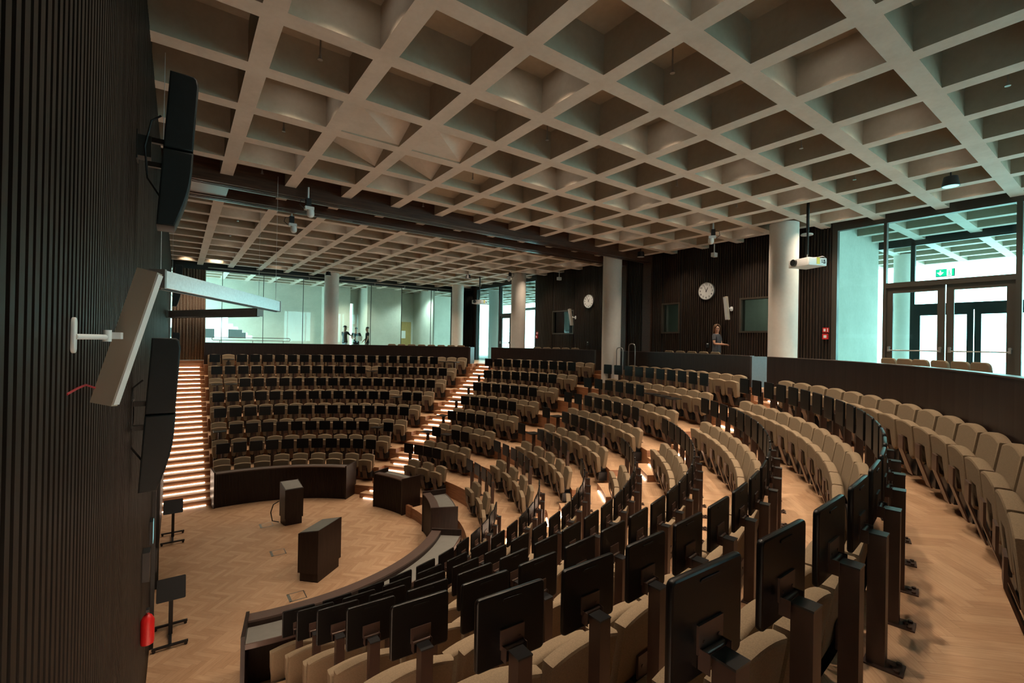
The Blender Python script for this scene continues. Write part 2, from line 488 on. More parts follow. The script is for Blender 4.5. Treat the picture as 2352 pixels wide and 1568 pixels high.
# ------------------------------------------------------------------ walls
def slats(mb, axis, pos, a0, a1, z0, z1, pitch=.06, w=.03, d=.03, sgn=1, mi=0):
    n = int((a1 - a0) / pitch)
    for i in range(n):
        a = a0 + (i + .5) * pitch
        ww = w * random.uniform(.8, 1.15)
        if axis == 'x': mb.box(min(pos, pos + sgn * d), max(pos, pos + sgn * d), a - ww / 2, a + ww / 2, z0, z1, mi)
        else: mb.box(a - ww / 2, a + ww / 2, min(pos, pos + sgn * d), max(pos, pos + sgn * d), z0, z1, mi)
mb = MB()
mb.box(XL - .3, XL, YN - .3, YF + .4, -.1, 8.8, 1)
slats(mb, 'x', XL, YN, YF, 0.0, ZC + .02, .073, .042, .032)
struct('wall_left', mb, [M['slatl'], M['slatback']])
# right wall: slatted, with three interior windows and two glazed openings
WZ0, WZ1 = 5.50, 6.57
wins = [(6.20, 7.48), (9.57, 10.31), (14.85, 16.27)]
mb = MB()
D = .25
def wall_piece(y0, y1, z0, z1):
    mb.box(XR, XR + D, y0, y1, z0, z1, 1)
    slats(mb, 'x', XR, y0, y1, z0, z1, .075, .04, .04, -1)
ys = [5.0] + [v for w in wins for v in w] + [17.48]
for i in range(0, len(ys), 2): wall_piece(ys[i], ys[i + 1], ZT, 8.8)
for w in wins: wall_piece(w[0], w[1], ZT, WZ0); wall_piece(w[0], w[1], WZ1, 8.8)
wall_piece(23.1, YF, ZT, 8.8)
struct('wall_right', mb, [M['slat'], M['slatback']])
for i, (a, b) in enumerate(wins):
    mb = MB(); f = .055
    for y0, y1, z0, z1 in ((a, a + f, WZ0, WZ1), (b - f, b, WZ0, WZ1), (a + f, b - f, WZ0, WZ0 + f), (a + f, b - f, WZ1 - f, WZ1)):
        mb.box(XR - .045, XR + .2, y0, y1, z0, z1)
    w = struct('window_%d' % (i + 1), mb, M['frame'])
    g = MB(); g.box(XR + .05, XR + .06, a + f, b - f, WZ0 + f, WZ1 - f); obj('pane', g, w, M['dglass'])
# the booth behind those windows
mb = MB(); mb.box(16.4, 16.6, 5.2, 17.3, ZT, 8.2); mb.box(XR + .3, 16.5, 5.05, 5.2, ZT, 8.2); mb.box(XR + .3, 16.5, 17.3, 17.45, ZT, 8.2)
mb.box(XR + .3, 16.5, 11.9, 12.0, ZT, 8.2); mb.box(XR + .26, 16.5, 5.1, 17.4, 3.9, ZT); mb.box(XR + .26, 16.6, 5.1, 17.4, 8.0, 8.2)
struct('wall_booth', mb, M['wallc'])
# timber pilasters below the pair of beams
mb = MB(); mb.box(XR - .10, XR - .042, 10.74, 11.10, ZT, 8.1); struct('trim_1', mb, M['beam'])
mb = MB(); mb.box(XR - .10, XR - .042, 11.88, 12.24, ZT, 8.1); struct('trim_2', mb, M['beam'])
# pair of dark beams under the waffle
for i, (a, b) in enumerate(((10.74, 11.10), (11.88, 12.24))):
    mb = MB(); mb.box(XL, XR - .05, a, b, 8.10, ZC + .25)
    for q in (.10, .16, .22): mb.box(XL, XR - .05, a + q, a + q + .02, 8.085, 8.10)
    struct('trim_%d' % (i + 3), mb, M['beam'])
mb = MB(); mb.box(XL, .78, 11.10, 11.88, 8.12, ZC + .2); struct('trim_5', mb, M['beam'])

# glazed door set in the right wall
def bars(mb, x0, x1, rects, mi=0):
    for y0, y1, z0, z1 in rects: mb.box(x0, x1, y0, y1, z0, z1, mi)
mb = MB()
bars(mb, XR - .04, XR + .10, [(4.88, 5.0, ZT, 8.16), (3.84, 3.90, ZT, 8.16), (1.59, 1.68, ZT, 8.16), (-1.1, -.98, ZT, 8.16), (-1.1, 5.0, 8.16, 8.8), (1.68, 3.84, 6.56, 6.68)])
w = struct('window_4', mb, M['frame'])
for y0, y1, z0, z1 in ((3.90, 4.88, ZT, 8.16), (1.68, 3.84, 6.68, 8.16), (-.98, 1.59, ZT, 8.16)):
    g = MB(); g.box(XR + .025, XR + .037, y0, y1, z0, z1); obj('pane', g, w, M['tglass'])
def door_leaf(n, x, y0, y1, hinge_hi, mat, bar=True, h=6.56):
    mb = MB(); f = .13
    bars(mb, x, x + .06, [(y0, y0 + f, ZT + .01, h), (y1 - f, y1, ZT + .01, h), (y0 + f, y1 - f, h - f, h), (y0 + f, y1 - f, ZT + .01, ZT + .2)])
    d = struct('door_%d' % n, mb, mat)
    g = MB(); g.box(x + .024, x + .036, y0 + f, y1 - f, ZT + .2, h - f); obj('pane', g, d, M['tglass'])
    if bar:
        p = MB(); z = ZT + 1.0
        p.cyl((x - .07, y0 + .07, z), (x - .07, y1 - .07, z), .014)
        for yy in (y0 + .07, y1 - .07):
            p.box(x - .08, x, yy - .02, yy + .02, z - .03, z + .09); p.cyl((x - .03, yy, z + .07), (x, yy, z + .07), .028)
        obj('panic_bar', p, d, M['steel'])
door_leaf(1, XR, 2.77, 3.84, True, M['frame']); door_leaf(2, XR, 1.68, 2.75, False, M['frame'])
# vestibule and the outer glazing behind it
mb = MB(); mb.box(XR + .26, 17.4, 4.97, 5.04, ZT, 8.8); struct('wall_vestibule', mb, M['wallc'])
mb = MB()
X2 = 17.4
bars(mb, X2, X2 + .1, [(5.1, 5.25, ZT, 8.2), (4.1, 4.2, ZT, 8.2), (1.45, 1.6, ZT, 8.2), (-1.1, 5.2, 8.12, 8.8), (1.6, 4.1, 6.2, 6.4), (-1.2, -1.1, ZT, 8.2)])
w = struct('window_5', mb, M['dframe'])
for y0, y1, z0, z1 in ((4.2, 5.1, ZT, 8.12), (1.6, 4.1, 6.4, 8.12), (-1.1, 1.45, ZT, 8.12)):
    g = MB(); g.box(X2 + .04, X2 + .05, y0, y1, z0, z1); obj('pane', g, w, M['glass'])
door_leaf(3, X2, 2.86, 4.1, True, M['dframe'], False, 6.2); door_leaf(4, X2, 1.6, 2.84, False, M['dframe'], False, 6.2)
# far opening in the right wall
mb = MB()
bars(mb, XR - .04, XR + .10, [(23.0, 23.1, ZT, 8.1), (20.58, 20.72, ZT, 8.1), (18.5, 18.6, ZT, 8.1), (17.48, 17.56, ZT, 8.1), (17.48, 23.1, 8.1, 8.8), (18.6, 20.58, 6.50, 6.62)])
w = struct('window_6', mb, M['dframe'])
for y0, y1, z0, z1 in ((20.72, 23.0, ZT, 8.1), (18.6, 20.58, 6.62, 8.1), (17.56, 18.5, ZT, 8.1)):
    g = MB(); g.box(XR + .025, XR + .037, y0, y1, z0, z1); obj('pane', g, w, M['tglass'])
door_leaf(5, XR, 19.6, 20.58, True, M['dframe'], True, 6.5); door_leaf(6, XR, 18.6, 19.58, False, M['dframe'], True, 6.5)
mb = MB(); bars(mb, X2, X2 + .1, [(17.2, 17.3, ZT, 7.9), (18.3, 18.4, ZT, 7.9), (20.6, 20.7, ZT, 7.9), (23.2, 23.4, ZT, 7.9), (17.2, 23.4, 7.1, 7.25), (18.4, 20.6, 6.2, 6.35)])
struct('window_7', mb, M['dframe'])
mb = MB(); mb.box(XR + .3, 17.4, 17.0, 17.2, ZT, 8.8); struct('wall_lobby_side', mb, M['wallc'])

# far glazed wall and the lobby behind it
mb = MB()
joints = [.92, 1.57, 3.24, 5.0, 6.7, 8.42, 10.16, 11.98, 13.31]
mb.box(XL, XR, YF - .06, YF + .06, 8.06, 8.8)
mb.box(XL, XR, YF - .05, YF + .05, ZT, ZT + .03)
mb.box(13.31, 13.39, YF - .05, YF + .05, ZT, 8.06)
for x in joints[1:-1]: mb.box(x - .012, x + .012, YF - .02, YF + .02, ZT, 8.06)
w = struct('window_8', mb, M['dframe'])
jj = [XL] + joints[1:]
for a, b in zip(jj, jj[1:]):
    g = MB(); g.box(a + .012, b - .012, YF - .006, YF + .006, ZT + .03, 8.06); obj('pane', g, w, M['lglass'])
mb = MB(); mb.box(13.39, XR + .3, YF - .1, YF + .1, ZT, 8.8); struct('wall_far', mb, M['slatback'])
mb = MB()
YB = 30.0
mb.box(-6, 20, YF + .4, 34, 3.85, ZT)
struct('floor_lobby', mb, M['ground'])
mb = MB()
mb.box(3.4, 6.4, YB, YB + .3, ZT, 8.8); mb.box(-6, 3.4, YB, YB + .3, 6.3, 8.8)
mb.box(-6, 3.4, YB, YB + .3, ZT, 5.05)
# stepped edge of the opening on the left
for i in range(5): mb.box(2.2 + .24 * i, 2.44 + .24 * i, YB, YB + .3, 5.85 - .16 * i, 6.3)
mb.box(6.4, 7.1, YB, YB + .3, ZT, 8.8); mb.box(7.1, 8.6, YB - .8, YB + .3, ZT, 8.8)
mb.box(9.3, 11.5, YB - 1.9, YB + .3, ZT, 8.8); mb.box(8.6, 8.8, YB, YB + .3, ZT, 8.8); mb.box(9.05, 9.3, YB, YB + .3, ZT, 8.8); mb.box(8.8, 9.05, YB, YB + .3, 7.4, 8.8)
mb.box(11.5, 18, YB - .5, YB + .3, ZT, 8.8)
mb.box(12.9, 13.0, YF + 1.6, YB - .5, ZT, 8.8)
struct('wall_lobby', mb, M['wallc'])
dr = thing('lobby_door', 'ochre wooden door with a paper notice, seen through the far glass wall', 'door', (12.2, YB - .5, ZT))
a = MB(); a.box(-.55, .55, -.06, 0, 0, 2.3); obj('leaf', a, dr, M['ydoor'])
a = MB(); a.box(-.12, .16, -.07, -.061, 1.2, 1.7); obj('notice', a, dr, M['paper'])
# near glass wall behind the camera side
XG = 1.2
mb = MB()
mb.box(XG, XR, YN - .06, YN + .06, 8.1, 8.8); mb.box(XG, XR, YN - .06, YN + .06, 3.6, ZT + .04)
for x in (XG + .03, 3.2, 5.2, 7.0, 8.8, 10.5, 12.2, XR - .03): mb.box(x - .03, x + .03, YN - .05, YN + .05, ZT, 8.1)
w = struct('window_9', mb, M['dframe'])
g = MB(); g.box(XG + .06, XR - .06, YN - .006, YN + .006, ZT + .04, 8.1); obj('pane', g, w, M['glass'])
mb = MB(); mb.box(XL - .3, XG, YN - .2, YN - .03, 4.0, 8.8, 1); slats(mb, 'y', YN - .03, XL, XG, ZT, ZC + .02, .075, .04, .04)
mb.box(-6, 9.5, -7.4, -7.0, 3.9, 8.8, 1)  # unseen wall added outside the near glass to cut low daylight
struct('wall_near_side', mb, [M['slat'], M['slatback']])
mb = MB(); mb.box(XL, XR, YN - .3, YN - .1, -.1, 4.0); mb.box(XL - .3, XR, YF + .2, YF + .39, -.1, 3.6); struct('wall_near', mb, M['wallc'])
mb = MB(); mb.box(XR + .1, 70, -60, 90, 3.6, 4.0); mb.box(-40, XR + .1, -60, YN - .3, 3.6, 4.0); mb.box(-40, XR + .1, 34, 90, 3.6, 3.9); struct('ground', mb, M['ground'])

# ------------------------------------------------------------------ columns
def column(x, y, r, z0=ZT, nm='column', label=None):
    mb = MB(); mb.cyl((x, y, z0), (x, y, ZC + .02), r, n=40); o = struct(nm, mb, M['column'])
column(12.78, 5.67, .34); column(12.70, 11.49, .335, 3.3); column(12.86, 17.40, .34); column(12.88, 23.25, .33); column(6.0, 23.44, .33)
column(16.2, 24.3, .45); column(20, 5.0, .28); column(19.6, 10, .4); column(19.6, 20, .45)

# ------------------------------------------------------------------ parapets at the back of the seating
def arc_block(mb, c, r0, r1, a, b, z0, z1, n=30, mt=0, ms=0):
    f = lambda ang: (lambda cc, r: R_(ang)); sector(mb, c, r0, r1, f(a), f(b), z0, z1, n, mt, ms)
for a, b, lab in ((92.0, 35.5, 'long dark walnut parapet behind the far seating block, below the glass wall'),
                  (30.1, 4.8, 'dark walnut parapet behind the centre-left block, between the stairs and the central column'),
                  (-.5, -29.2, 'dark walnut parapet right of the central column, below the woman'),
                  (-32.4, -84, 'dark walnut parapet curving in front of the glazed doors on the right')):
    t = thing('parapet', lab, 'parapet', (0, 0, 0))
    mb = MB(); e = .9 if a > 0 else .9
    arc_block(mb, C0, 12.0, 12.10, a, b, 3.9, 4.83); o = obj('panel', mb, t, [M['panel']])
    mb = MB(); arc_block(mb, C0, 11.99, 12.11, a, b, 4.83, 4.845); obj('capping', mb, t, M['ledge'])
    mb = MB(); s = -1 if b > -80 else 0
    if s:
        arc_block(mb, C0, 12.0, 12.45, b, b - .35, 3.9, 4.83, 4); q = obj('end_panel', mb, t, M['panelgrey'])

# ------------------------------------------------------------------ auditorium seats
def arch(w0, z0, w1, z1, rise, n=8):
    """outline: bottom width w0 at z0, top width w1 at z1, arched top"""
    o = [(-w0, z0), (w0, z0), (w1, z1)]
    for i in range(1, n): t = i / n; o.append((w1 - 2 * w1 * t, z1 + rise * (1 - (2 * t - 1) ** 2)))
    return o + [(-w1, z1)]
def make_seat(w):
    t = thing('auditorium_seat', '', 'seat', group='folding auditorium seats')
    h = w / 2
    lean = lambda a, b, d: (a, -d + (b - .44) * .16, b)
    mb = MB(); mb.prism(arch(h * .97, .44, h * .98, .85, .045), lean, -.005, .085, .022)
    obj('backrest', mb, t, M['fabric'])
    out = [(-.075, .54), (-.085, .35), (-h * .55, .31), (-h * .9, .36), (-h * .98, .52), (-h * .985, .715)]
    top = [(-h * .985 + 2 * h * .985 * i / 8, .715 + .032 * (1 - (2 * i / 8 - 1) ** 2)) for i in range(1, 8)]
    out = out + top + [(h * .985, .715), (h * .98, .52), (h * .9, .36), (h * .55, .31), (.085, .35), (.075, .54)]
    out = out[::-1]
    sl = lambda a, b, d: (a, -d - (b - .3) * .10, b)
    mb = MB(); mb.prism(out, sl, .105, .20, .02); obj('seat', mb, t, M['fabric'])
    mb = MB()
    pr = [(-.262, .56), (-.262, .40), (-.19, .19), (-.16, .10), (-.145, .10), (-.175, .19), (-.247, .40), (-.247, .56)]
    mb.prism(pr, YZ, -.078, .078); obj('support_plate', mb, t, M['plate'])
    mb = MB(); mb.box(-h * .8, h * .8, -.16, .045, .13, .33); mb.box(-.1, .1, -.10, .045, .33, .44); obj('pedestal', mb, t, M['blackm'])
    mb = MB(); mb.box(-.09, .09, .035, .05, .46, .60)
    for x in (-.05, .05): mb.cyl((x, .05, .53), (x, .056, .53), .011, n=8)
    obj('rear_plate', mb, t, M['plate'])
    return t
SEAT = {'a': make_seat(.475), 'b': make_seat(.525)}
used = set(); nseat = 0
def put_seat(kind, c, r, deg, z, label):
    global nseat
    a = R_(deg); loc = (c.x + r * cos(a), c.y + r * sin(a), z)
    if not seen((loc[0], loc[1], z + .6), 140): return
    nseat += 1
    if kind not in used:
        used.add(kind); t = SEAT[kind]; t.location = loc; t.rotation_euler = (0, 0, a - PI / 2); t['label'] = label
    else: dup(SEAT[kind], loc, a - PI / 2, label)
chairs = {
 'F': {8: (90.3, 36.8, 22), 7: (90.4, 37.4, 21), 6: (90.5, 37.8, 19), 5: (90.6, 38.5, 17), 4: (90.8, 39.5, 15), 3: (91.0, 40.4, 13), 2: (91.2, 42.1, 11), 1: (91.4, 43.4, 9)},
 'L': {8: (27.6, 5.2, 10), 7: (27.0, 5.7, 9), 6: (26.7, 6.4, 8), 5: (26.4, 7.0, 7), 4: (26.1, 7.6, 6), 3: (25.9, 9.0, 5), 2: (25.4, 10.6, 4), 1: (24.4, 11.4, 3)},
 'R': {8: (-4.9, -28.3, 10), 7: (-4.6, -28.3, 9), 6: (-5.0, -28.3, 8), 5: (-5.6, -28.2, 7), 4: (-5.6, -28.8, 6), 3: (-6.2, -29.6, 5), 2: (-7.0, -29.5, 4), 1: (-10.0, -29.5, 3)},
 'N': {8: (-36.0, -91.9, 20), 7: (-36.6, -91.9, 19), 6: (-37.4, -92.1, 17), 5: (-38.4, -92.3, 15), 4: (-39.8, -92.5, 13), 3: (-41.5, -92.8, 12), 2: (-43.5, -93.2, 10), 1: (-46.5, -94, 8)}}
tabs = {
 'F': {8: (90.4, 37.1, 22), 7: (90.3, 37.7, 21), 6: (90.5, 38.4, 19), 5: (90.6, 39.3, 17), 4: (90.6, 40.0, 15), 3: (91.2, 41.3, 13), 2: (91.0, 43.0, 11)},
 'L': {8: (28.1, 6.4, 10), 7: (28.1, 7.3, 9), 6: (27.8, 8.1, 8), 5: (27.7, 9.0, 7), 4: (27.4, 10.4, 6), 3: (27.5, 12.1, 5), 2: (27.8, 15.2, 4)},
 'R': {8: (-2.9, -26.8, 10), 7: (-2.8, -26.6, 9), 6: (-3.0, -25.9, 8), 5: (-3.1, -24.8, 7), 4: (-2.7, -24.0, 6), 3: (-3.0, -21.6, 5), 2: (-2.8, -18.1, 4)},
 'N': {8: (-34.9, -91.3, 21), 7: (-35.3, -92.0, 20), 6: (-36.0, -92.4, 19), 5: (-36.3, -92.6, 17), 4: (-37.3, -92.9, 15), 3: (-38.5, -93.2, 13), 2: (-40.5, -93.6, 11)}}
flat = {('F', 8): (1, 20, 21), ('F', 7): (13,), ('F', 6): (0, 1), ('F', 5): (14,), ('F', 3): (0, 11), ('L', 7): (0,), ('L', 6): (0,), ('L', 5): (0,), ('L', 4): (0,), ('L', 3): (0, 2),
        ('R', 7): (6, 7, 8), ('R', 5): (1,), ('R', 4): (1,)}
BL = {'F': 'far block', 'L': 'centre-left block', 'R': 'centre-right block', 'N': 'near right block'}
FROM = {'F': 'from the left', 'L': 'from the left', 'R': 'from the left', 'N': 'from the aisle stairs'}
for b in 'FLRN':
    c, RR = (CN, RN) if b == 'N' else (C0, RC)
    for k, (a0, a1, n) in chairs[b].items():
        for i in range(n):
            put_seat('a' if b in 'FL' else 'b', c, RR(k) - .045, a0 + (a1 - a0) * i / (n - 1), ZP(k),
                     'tan folding seat, %s %s, %s row up, %s' % (ORD[i + 1], FROM[b], ORD[k], BL[b]))

# ------------------------------------------------------------------ writing tablets on posts
def make_tablet(is_flat):
    t = thing('writing_tablet', '', 'writing tablet', group='tablets lying flat' if is_flat else 'tablets folded upright')
    mb = MB(); mb.box(-.038, .038, -.038, .038, .008, .655); obj('post', mb, t, M['post'])
    mb = MB(); mb.box(-.040, .040, -.040, .040, .655, .663); obj('post_cap', mb, t, M['cap'])
    mb = MB(); mb.box(-.06, .06, -.05, .11, 0, .008)
    for x, y in ((-.04, .085), (.04, .085), (.0, .065)): mb.cyl((x, y, .008), (x, y, .02), .012, n=8)
    obj('base_plate', mb, t, M['post'])
    ol = rrect(.38, .33, .022, 4)
    mb = MB()
    if is_flat:
        mb.prism([(p[0], p[1] - .03) for p in ol], XY, .685, .711, .009); mb.box(-.05, .05, -.172, -.165, .71, .713)
    else:
        mb.prism([(p[0], p[1] + .745) for p in ol], XZ, .072, .098, .009)
        mb.prism(rrect(.105, .012, .006, 3, 0, .876), XZ, .068, .074, .001)
    obj('tablet_top', mb, t, M['black'])
    mb = MB()
    if is_flat: mb.box(-.065, .065, -.07, .05, .676, .686)
    else:
        mb.box(-.066, .066, -.072, -.064, .655, .745)
        mb.cyl((-.055, -.055, .662), (.055, -.055, .662), .010, n=10)
        for x in (-.06, .056): mb.box(x, x + .004, -.07, -.03, .61, .675)
        for x in (-.04, .04): mb.cyl((x, -.064, .69), (x, -.061, .69), .006, n=6)
    obj('hinge_bracket', mb, t, M['plate'])
    return t
TAB = {0: make_tablet(False), 1: make_tablet(True)}
tused = set(); ntab = 0
for b in 'FLRN':
    c, RR = (CN, RN) if b == 'N' else (C0, RC)
    for k, (a0, a1, n) in tabs[b].items():
        for i in range(n):
            fl = 1 if i in flat.get((b, k), ()) else 0
            a = R_(a0 + (a1 - a0) * i / (n - 1)); r = RR(k - 1) + .155
            loc = (c.x + r * cos(a), c.y + r * sin(a), ZP(k))
            if not seen((loc[0], loc[1], loc[2] + .7), 100): continue
            ntab += 1
            lab = ('black writing tablet lying flat on post, %s %s, %s row, %s' if fl else 'black writing tablet folded upright, %s %s, %s row up, %s') % (ORD[i + 1], FROM[b], ORD[k], BL[b])
            if fl not in tused:
                tused.add(fl); t = TAB[fl]; t.location = loc; t.rotation_euler = (0, 0, a - PI / 2); t['label'] = lab
            else: dup(TAB[fl], loc, a - PI / 2, lab)
print('seats', nseat, 'tablets', ntab)

# ------------------------------------------------------------------ front desks
def desk(c, r0, r1, a, b, label, n=36):
    t = thing('front_desk', label, 'desk', (0, 0, 0))
    f = lambda d: (lambda cc, r: R_(d))
    da = math.degrees(.045 / r0)
    s = 1 if b > a else -1
    ia, ib = a + s * da, b - s * da
    mb = MB(); sector(mb, c, r0 + .02, r0 + .05, f(ia), f(ib), 0, .985, n, 0, 0)
    m = int(abs(R_(ib - ia)) * r0 / .045)
    for i in range(m):
        q = ia + (ib - ia) * (i + .5) / m; w = math.degrees(.011 / r0)
        sector(mb, c, r0, r0 + .022, f(q - w), f(q + w), .02, .98, 1, 0, 0)
    obj('front_panel', mb, t, M['panel'])
    mb = MB(); sector(mb, c, r0 - .012, r0 + .19, f(ia), f(ib), .985, 1.015, n, 0, 0); obj('ledge', mb, t, M['ledge'])
    mb = MB(); sector(mb, c, r0 + .17, r0 + .19, f(ia), f(ib), .90, .985, n, 0, 0); obj('upstand', mb, t, M['panel'])
    mb = MB(); sector(mb, c, r0 + .19, r1 - .02, f(ia), f(ib), .89, .92, n, 0, 0); obj('worktop', mb, t, M['greytop'])
    mb = MB(); sector(mb, c, r1 - .02, r1, f(ia), f(ib), .86, .93, n, 0, 0); obj('edge_strip', mb, t, M['ledge'])
    for q0, q1 in ((a, ia), (ib, b)):
        mb = MB(); sector(mb, c, r0 - .012, r1 + .01, f(q0), f(q1), 0, 1.05, 1, 0, 0); obj('end_panel', mb, t, M['panel'])
    return t
desk(C0, 4.38, 5.0, 45.2, 95.2, 'long curved dark slatted desk on the far side of the stage')
desk(C0, 4.12, 4.74, 12.0, 29.6, 'short curved dark desk right of the far stage steps')
desk(C0, 4.07, 4.70, -25.0, -6.6, 'short curved dark desk with grey top, nearer of the two short desks')
desk(CN, 3.70, 4.32, -101.6, -38.6, 'long curved dark desk with grey top at the near side of the stage')
# low timber kerb between the two short desks
mb = MB(); f = lambda d: (lambda cc, r: R_(d)); sector(mb, C0, 4.2, 4.95, f(-6.3), f(7.2), 0, .3, 10); struct('floor_step', mb, PR)
t = thing('wood_block', 'small oak end block at the step between the two short desks', 'block', (0, 0, 0))
mb = MB(); sector(mb, C0, 4.17, 4.26, f(7.25), f(10.6), 0, .32, 4, 1, 1); obj('block', mb, t, PR)

# ------------------------------------------------------------------ lecterns
def lectern(p_near, p_left, p_right, hn, hl, label, cable=False):
    t = thing('lectern', label, 'lectern', (*p_near, 0))
    n = Vector((0, 0)); l = Vector(p_left) - Vector(p_near); r = Vector(p_right) - Vector(p_near); far = l + r
    def solid(mb, base, inset, z0, tops, mi=0):
        c = sum(base, Vector((0, 0))) / 4
        P = [b + (c - b) * inset for b in base]
        vs = [(*p, z0) for p in P] + [(*p, h) for p, h in zip(P, tops)]
        mb.add(vs, [(0, 3, 2, 1), (4, 5, 6, 7), (0, 1, 5, 4), (1, 2, 6, 5), (2, 3, 7, 6), (3, 0, 4, 7)], mi)
    base = [n, r, far, l]
    mb = MB(); solid(mb, base, .10, 0, (.2, .2, .2, .2)); obj('plinth', mb, t, M['panel'])
    mb = MB(); tops = (hn, hn, hl, hl); solid(mb, base, 0, .19, tops); obj('body', mb, t, M['panel'])
    mb = MB()
    c = sum(base, Vector((0, 0))) / 4; P = [b + (c - b) * .08 for b in base]
    hh = [hn + (hl - hn) * q for q in (.08, .08, .92, .92)]
    vs = [(*p, h + .002) for p, h in zip(P, hh)] + [(*p, h + .008) for p, h in zip(P, hh)]
    mb.add(vs, [(0, 3, 2, 1), (4, 5, 6, 7), (0, 1, 5, 4), (1, 2, 6, 5), (2, 3, 7, 6), (3, 0, 4, 7)]); obj('sloped_top', mb, t, M['greytop'])
    return t
# nearer lectern: the near edge is the high operator's side
lectern((2.41, 10.07), (2.09, 10.40), (3.03, 10.62), 1.09, 1.00, 'larger dark wooden lectern with grey sloping top, nearer on the stage floor')
t = lectern((2.40, 13.67), (2.33, 14.06), (2.86, 13.66), .965, 1.12, 'smaller dark lectern farther back on the stage, in front of the far desk')
mb = MB(); mb.tube([(2.30 + .0, 13.95, .62), (2.16, 13.95, .55), (2.10, 13.95, .35), (2.14, 13.93, .12), (2.30, 13.92, .06)], .014)
o = obj('cable', mb, None, M['blackm']); o.parent = t; o.location = (-2.40, -13.67, 0)

# floor boxes
for x, y, lab in ((2.01, 14.03, 'steel framed floor box beside the farther lectern'), (1.99, 12.08, 'steel framed floor box in the middle of the stage floor'), (1.97, 9.82, 'steel framed floor box nearest the near curved desk')):
    t = thing('floor_box', lab, 'floor box', (x, y, 0), 0, 'floor boxes')
    mb = MB(); w = .16
    for a in ((-w, w, -w, -w + .02), (-w, w, w - .02, w), (-w, -w + .05, -w, w), (w - .02, w, -w, w)): mb.box(*a, 0, .004)
    obj('frame', mb, t, M['steel'])
    mb = MB(); mb.box(-w + .05, w - .02, -w + .02, w - .02, 0, .003); obj('lid', mb, t, M['parquet'])

# mobile laptop stands by the stage wall
def stand(x, y, lab, tilt):
    t = thing('laptop_stand', lab, 'stand', (x, y, 0), 0, 'mobile stands by the stage wall')
    for yy in (-.34, .34):
        mb = MB(); mb.box(-.24, .24, yy - .02, yy + .02, .045, .075)
        for xx in (-.21, .21): mb.cyl((xx, yy - .012, .024), (xx, yy + .012, .024), .024, n=10)
        obj('foot', mb, t, M['blackm'])
    mb = MB(); mb.box(-.02, .02, -.34, .34, .05, .075); obj('spine', mb, t, M['blackm'])
    mb = MB(); mb.box(-.03, .03, -.02, .02, .07, .66); mb.box(-.022, .022, -.014, .014, .62, .8); obj('pole', mb, t, M['blackm'])
    mb = MB(); mt = Matrix.Translation((0, 0, .82)) @ Matrix.Rotation(R_(tilt), 4, 'X')
    mb.prism(rrect(.40, .36, .02, 3), lambda a, b, d: tuple(mt @ Vector((a, b, d))), -.01, .01, .004); obj('board', mb, t, M['blackm'])
stand(-.03, 9.62, 'nearer black mobile stand with tilted board by the dark stage wall', 62)
stand(-.04, 14.28, 'farther black mobile stand with tilted board near the wall stairs', 52)

# ------------------------------------------------------------------ loose chairs behind the parapets
def loose_chair():
    t = thing('chair', '', 'chair', group='chairs behind the parapets')
    mb = MB(); mb.prism(rrect(.40, .36, .07, 5, 0, .675), lambda a, b, d: (a, .17 + d + (b - .6) * .12 - a * a * .25, b), 0, .045, .015); obj('backrest', mb, t, M['fabric'])
    mb = MB(); mb.prism(rrect(.42, .42, .06, 5), XY, .43, .49, .018); obj('seat', mb, t, M['fabric'])
    for x in (-.17, .17):
        for y in (-.17, .17):
            mb = MB(); mb.tube([(x, y, 0), (x, y, .44)] if y < 0 else [(x, y + .03, 0), (x, y, .45), (x, y + .045, .62)], .012); obj('leg', mb, t, M['steel'])
    return t
LC = loose_chair(); lfirst = True
for degs, lab in (((55.1, 52.93, 50.69, 48.42, 46.19, 43.93, 41.62, 39.33), 'tan chair showing above the far parapet, %s from the left of eight'),
                  ((19.6, 17.3, 15.0, 12.8, 10.5), 'tan chair behind the parapet under the left interior window, %s from the left'),
                  ((-10.9, -13.3, -15.7, -18.1, -20.5), 'tan chair behind the parapet by the woman, %s from the left'),
                  ((-43.64, -45.59, -47.39, -49.45, -51.56, -53.52), 'tan chair behind the parapet in front of the glazed doors, %s from the left')):
    for i, d in enumerate(degs):
        a = R_(d); r = 13.2 if abs(d) > 30 else 12.5; loc = (C0.x + r * cos(a), C0.y + r * sin(a), ZT); l = lab % ORD[i + 1]
        if lfirst: LC.location = loc; LC.rotation_euler = (0, 0, a + PI / 2); LC['label'] = l; lfirst = False
        else: dup(LC, loc, a + PI / 2, l)

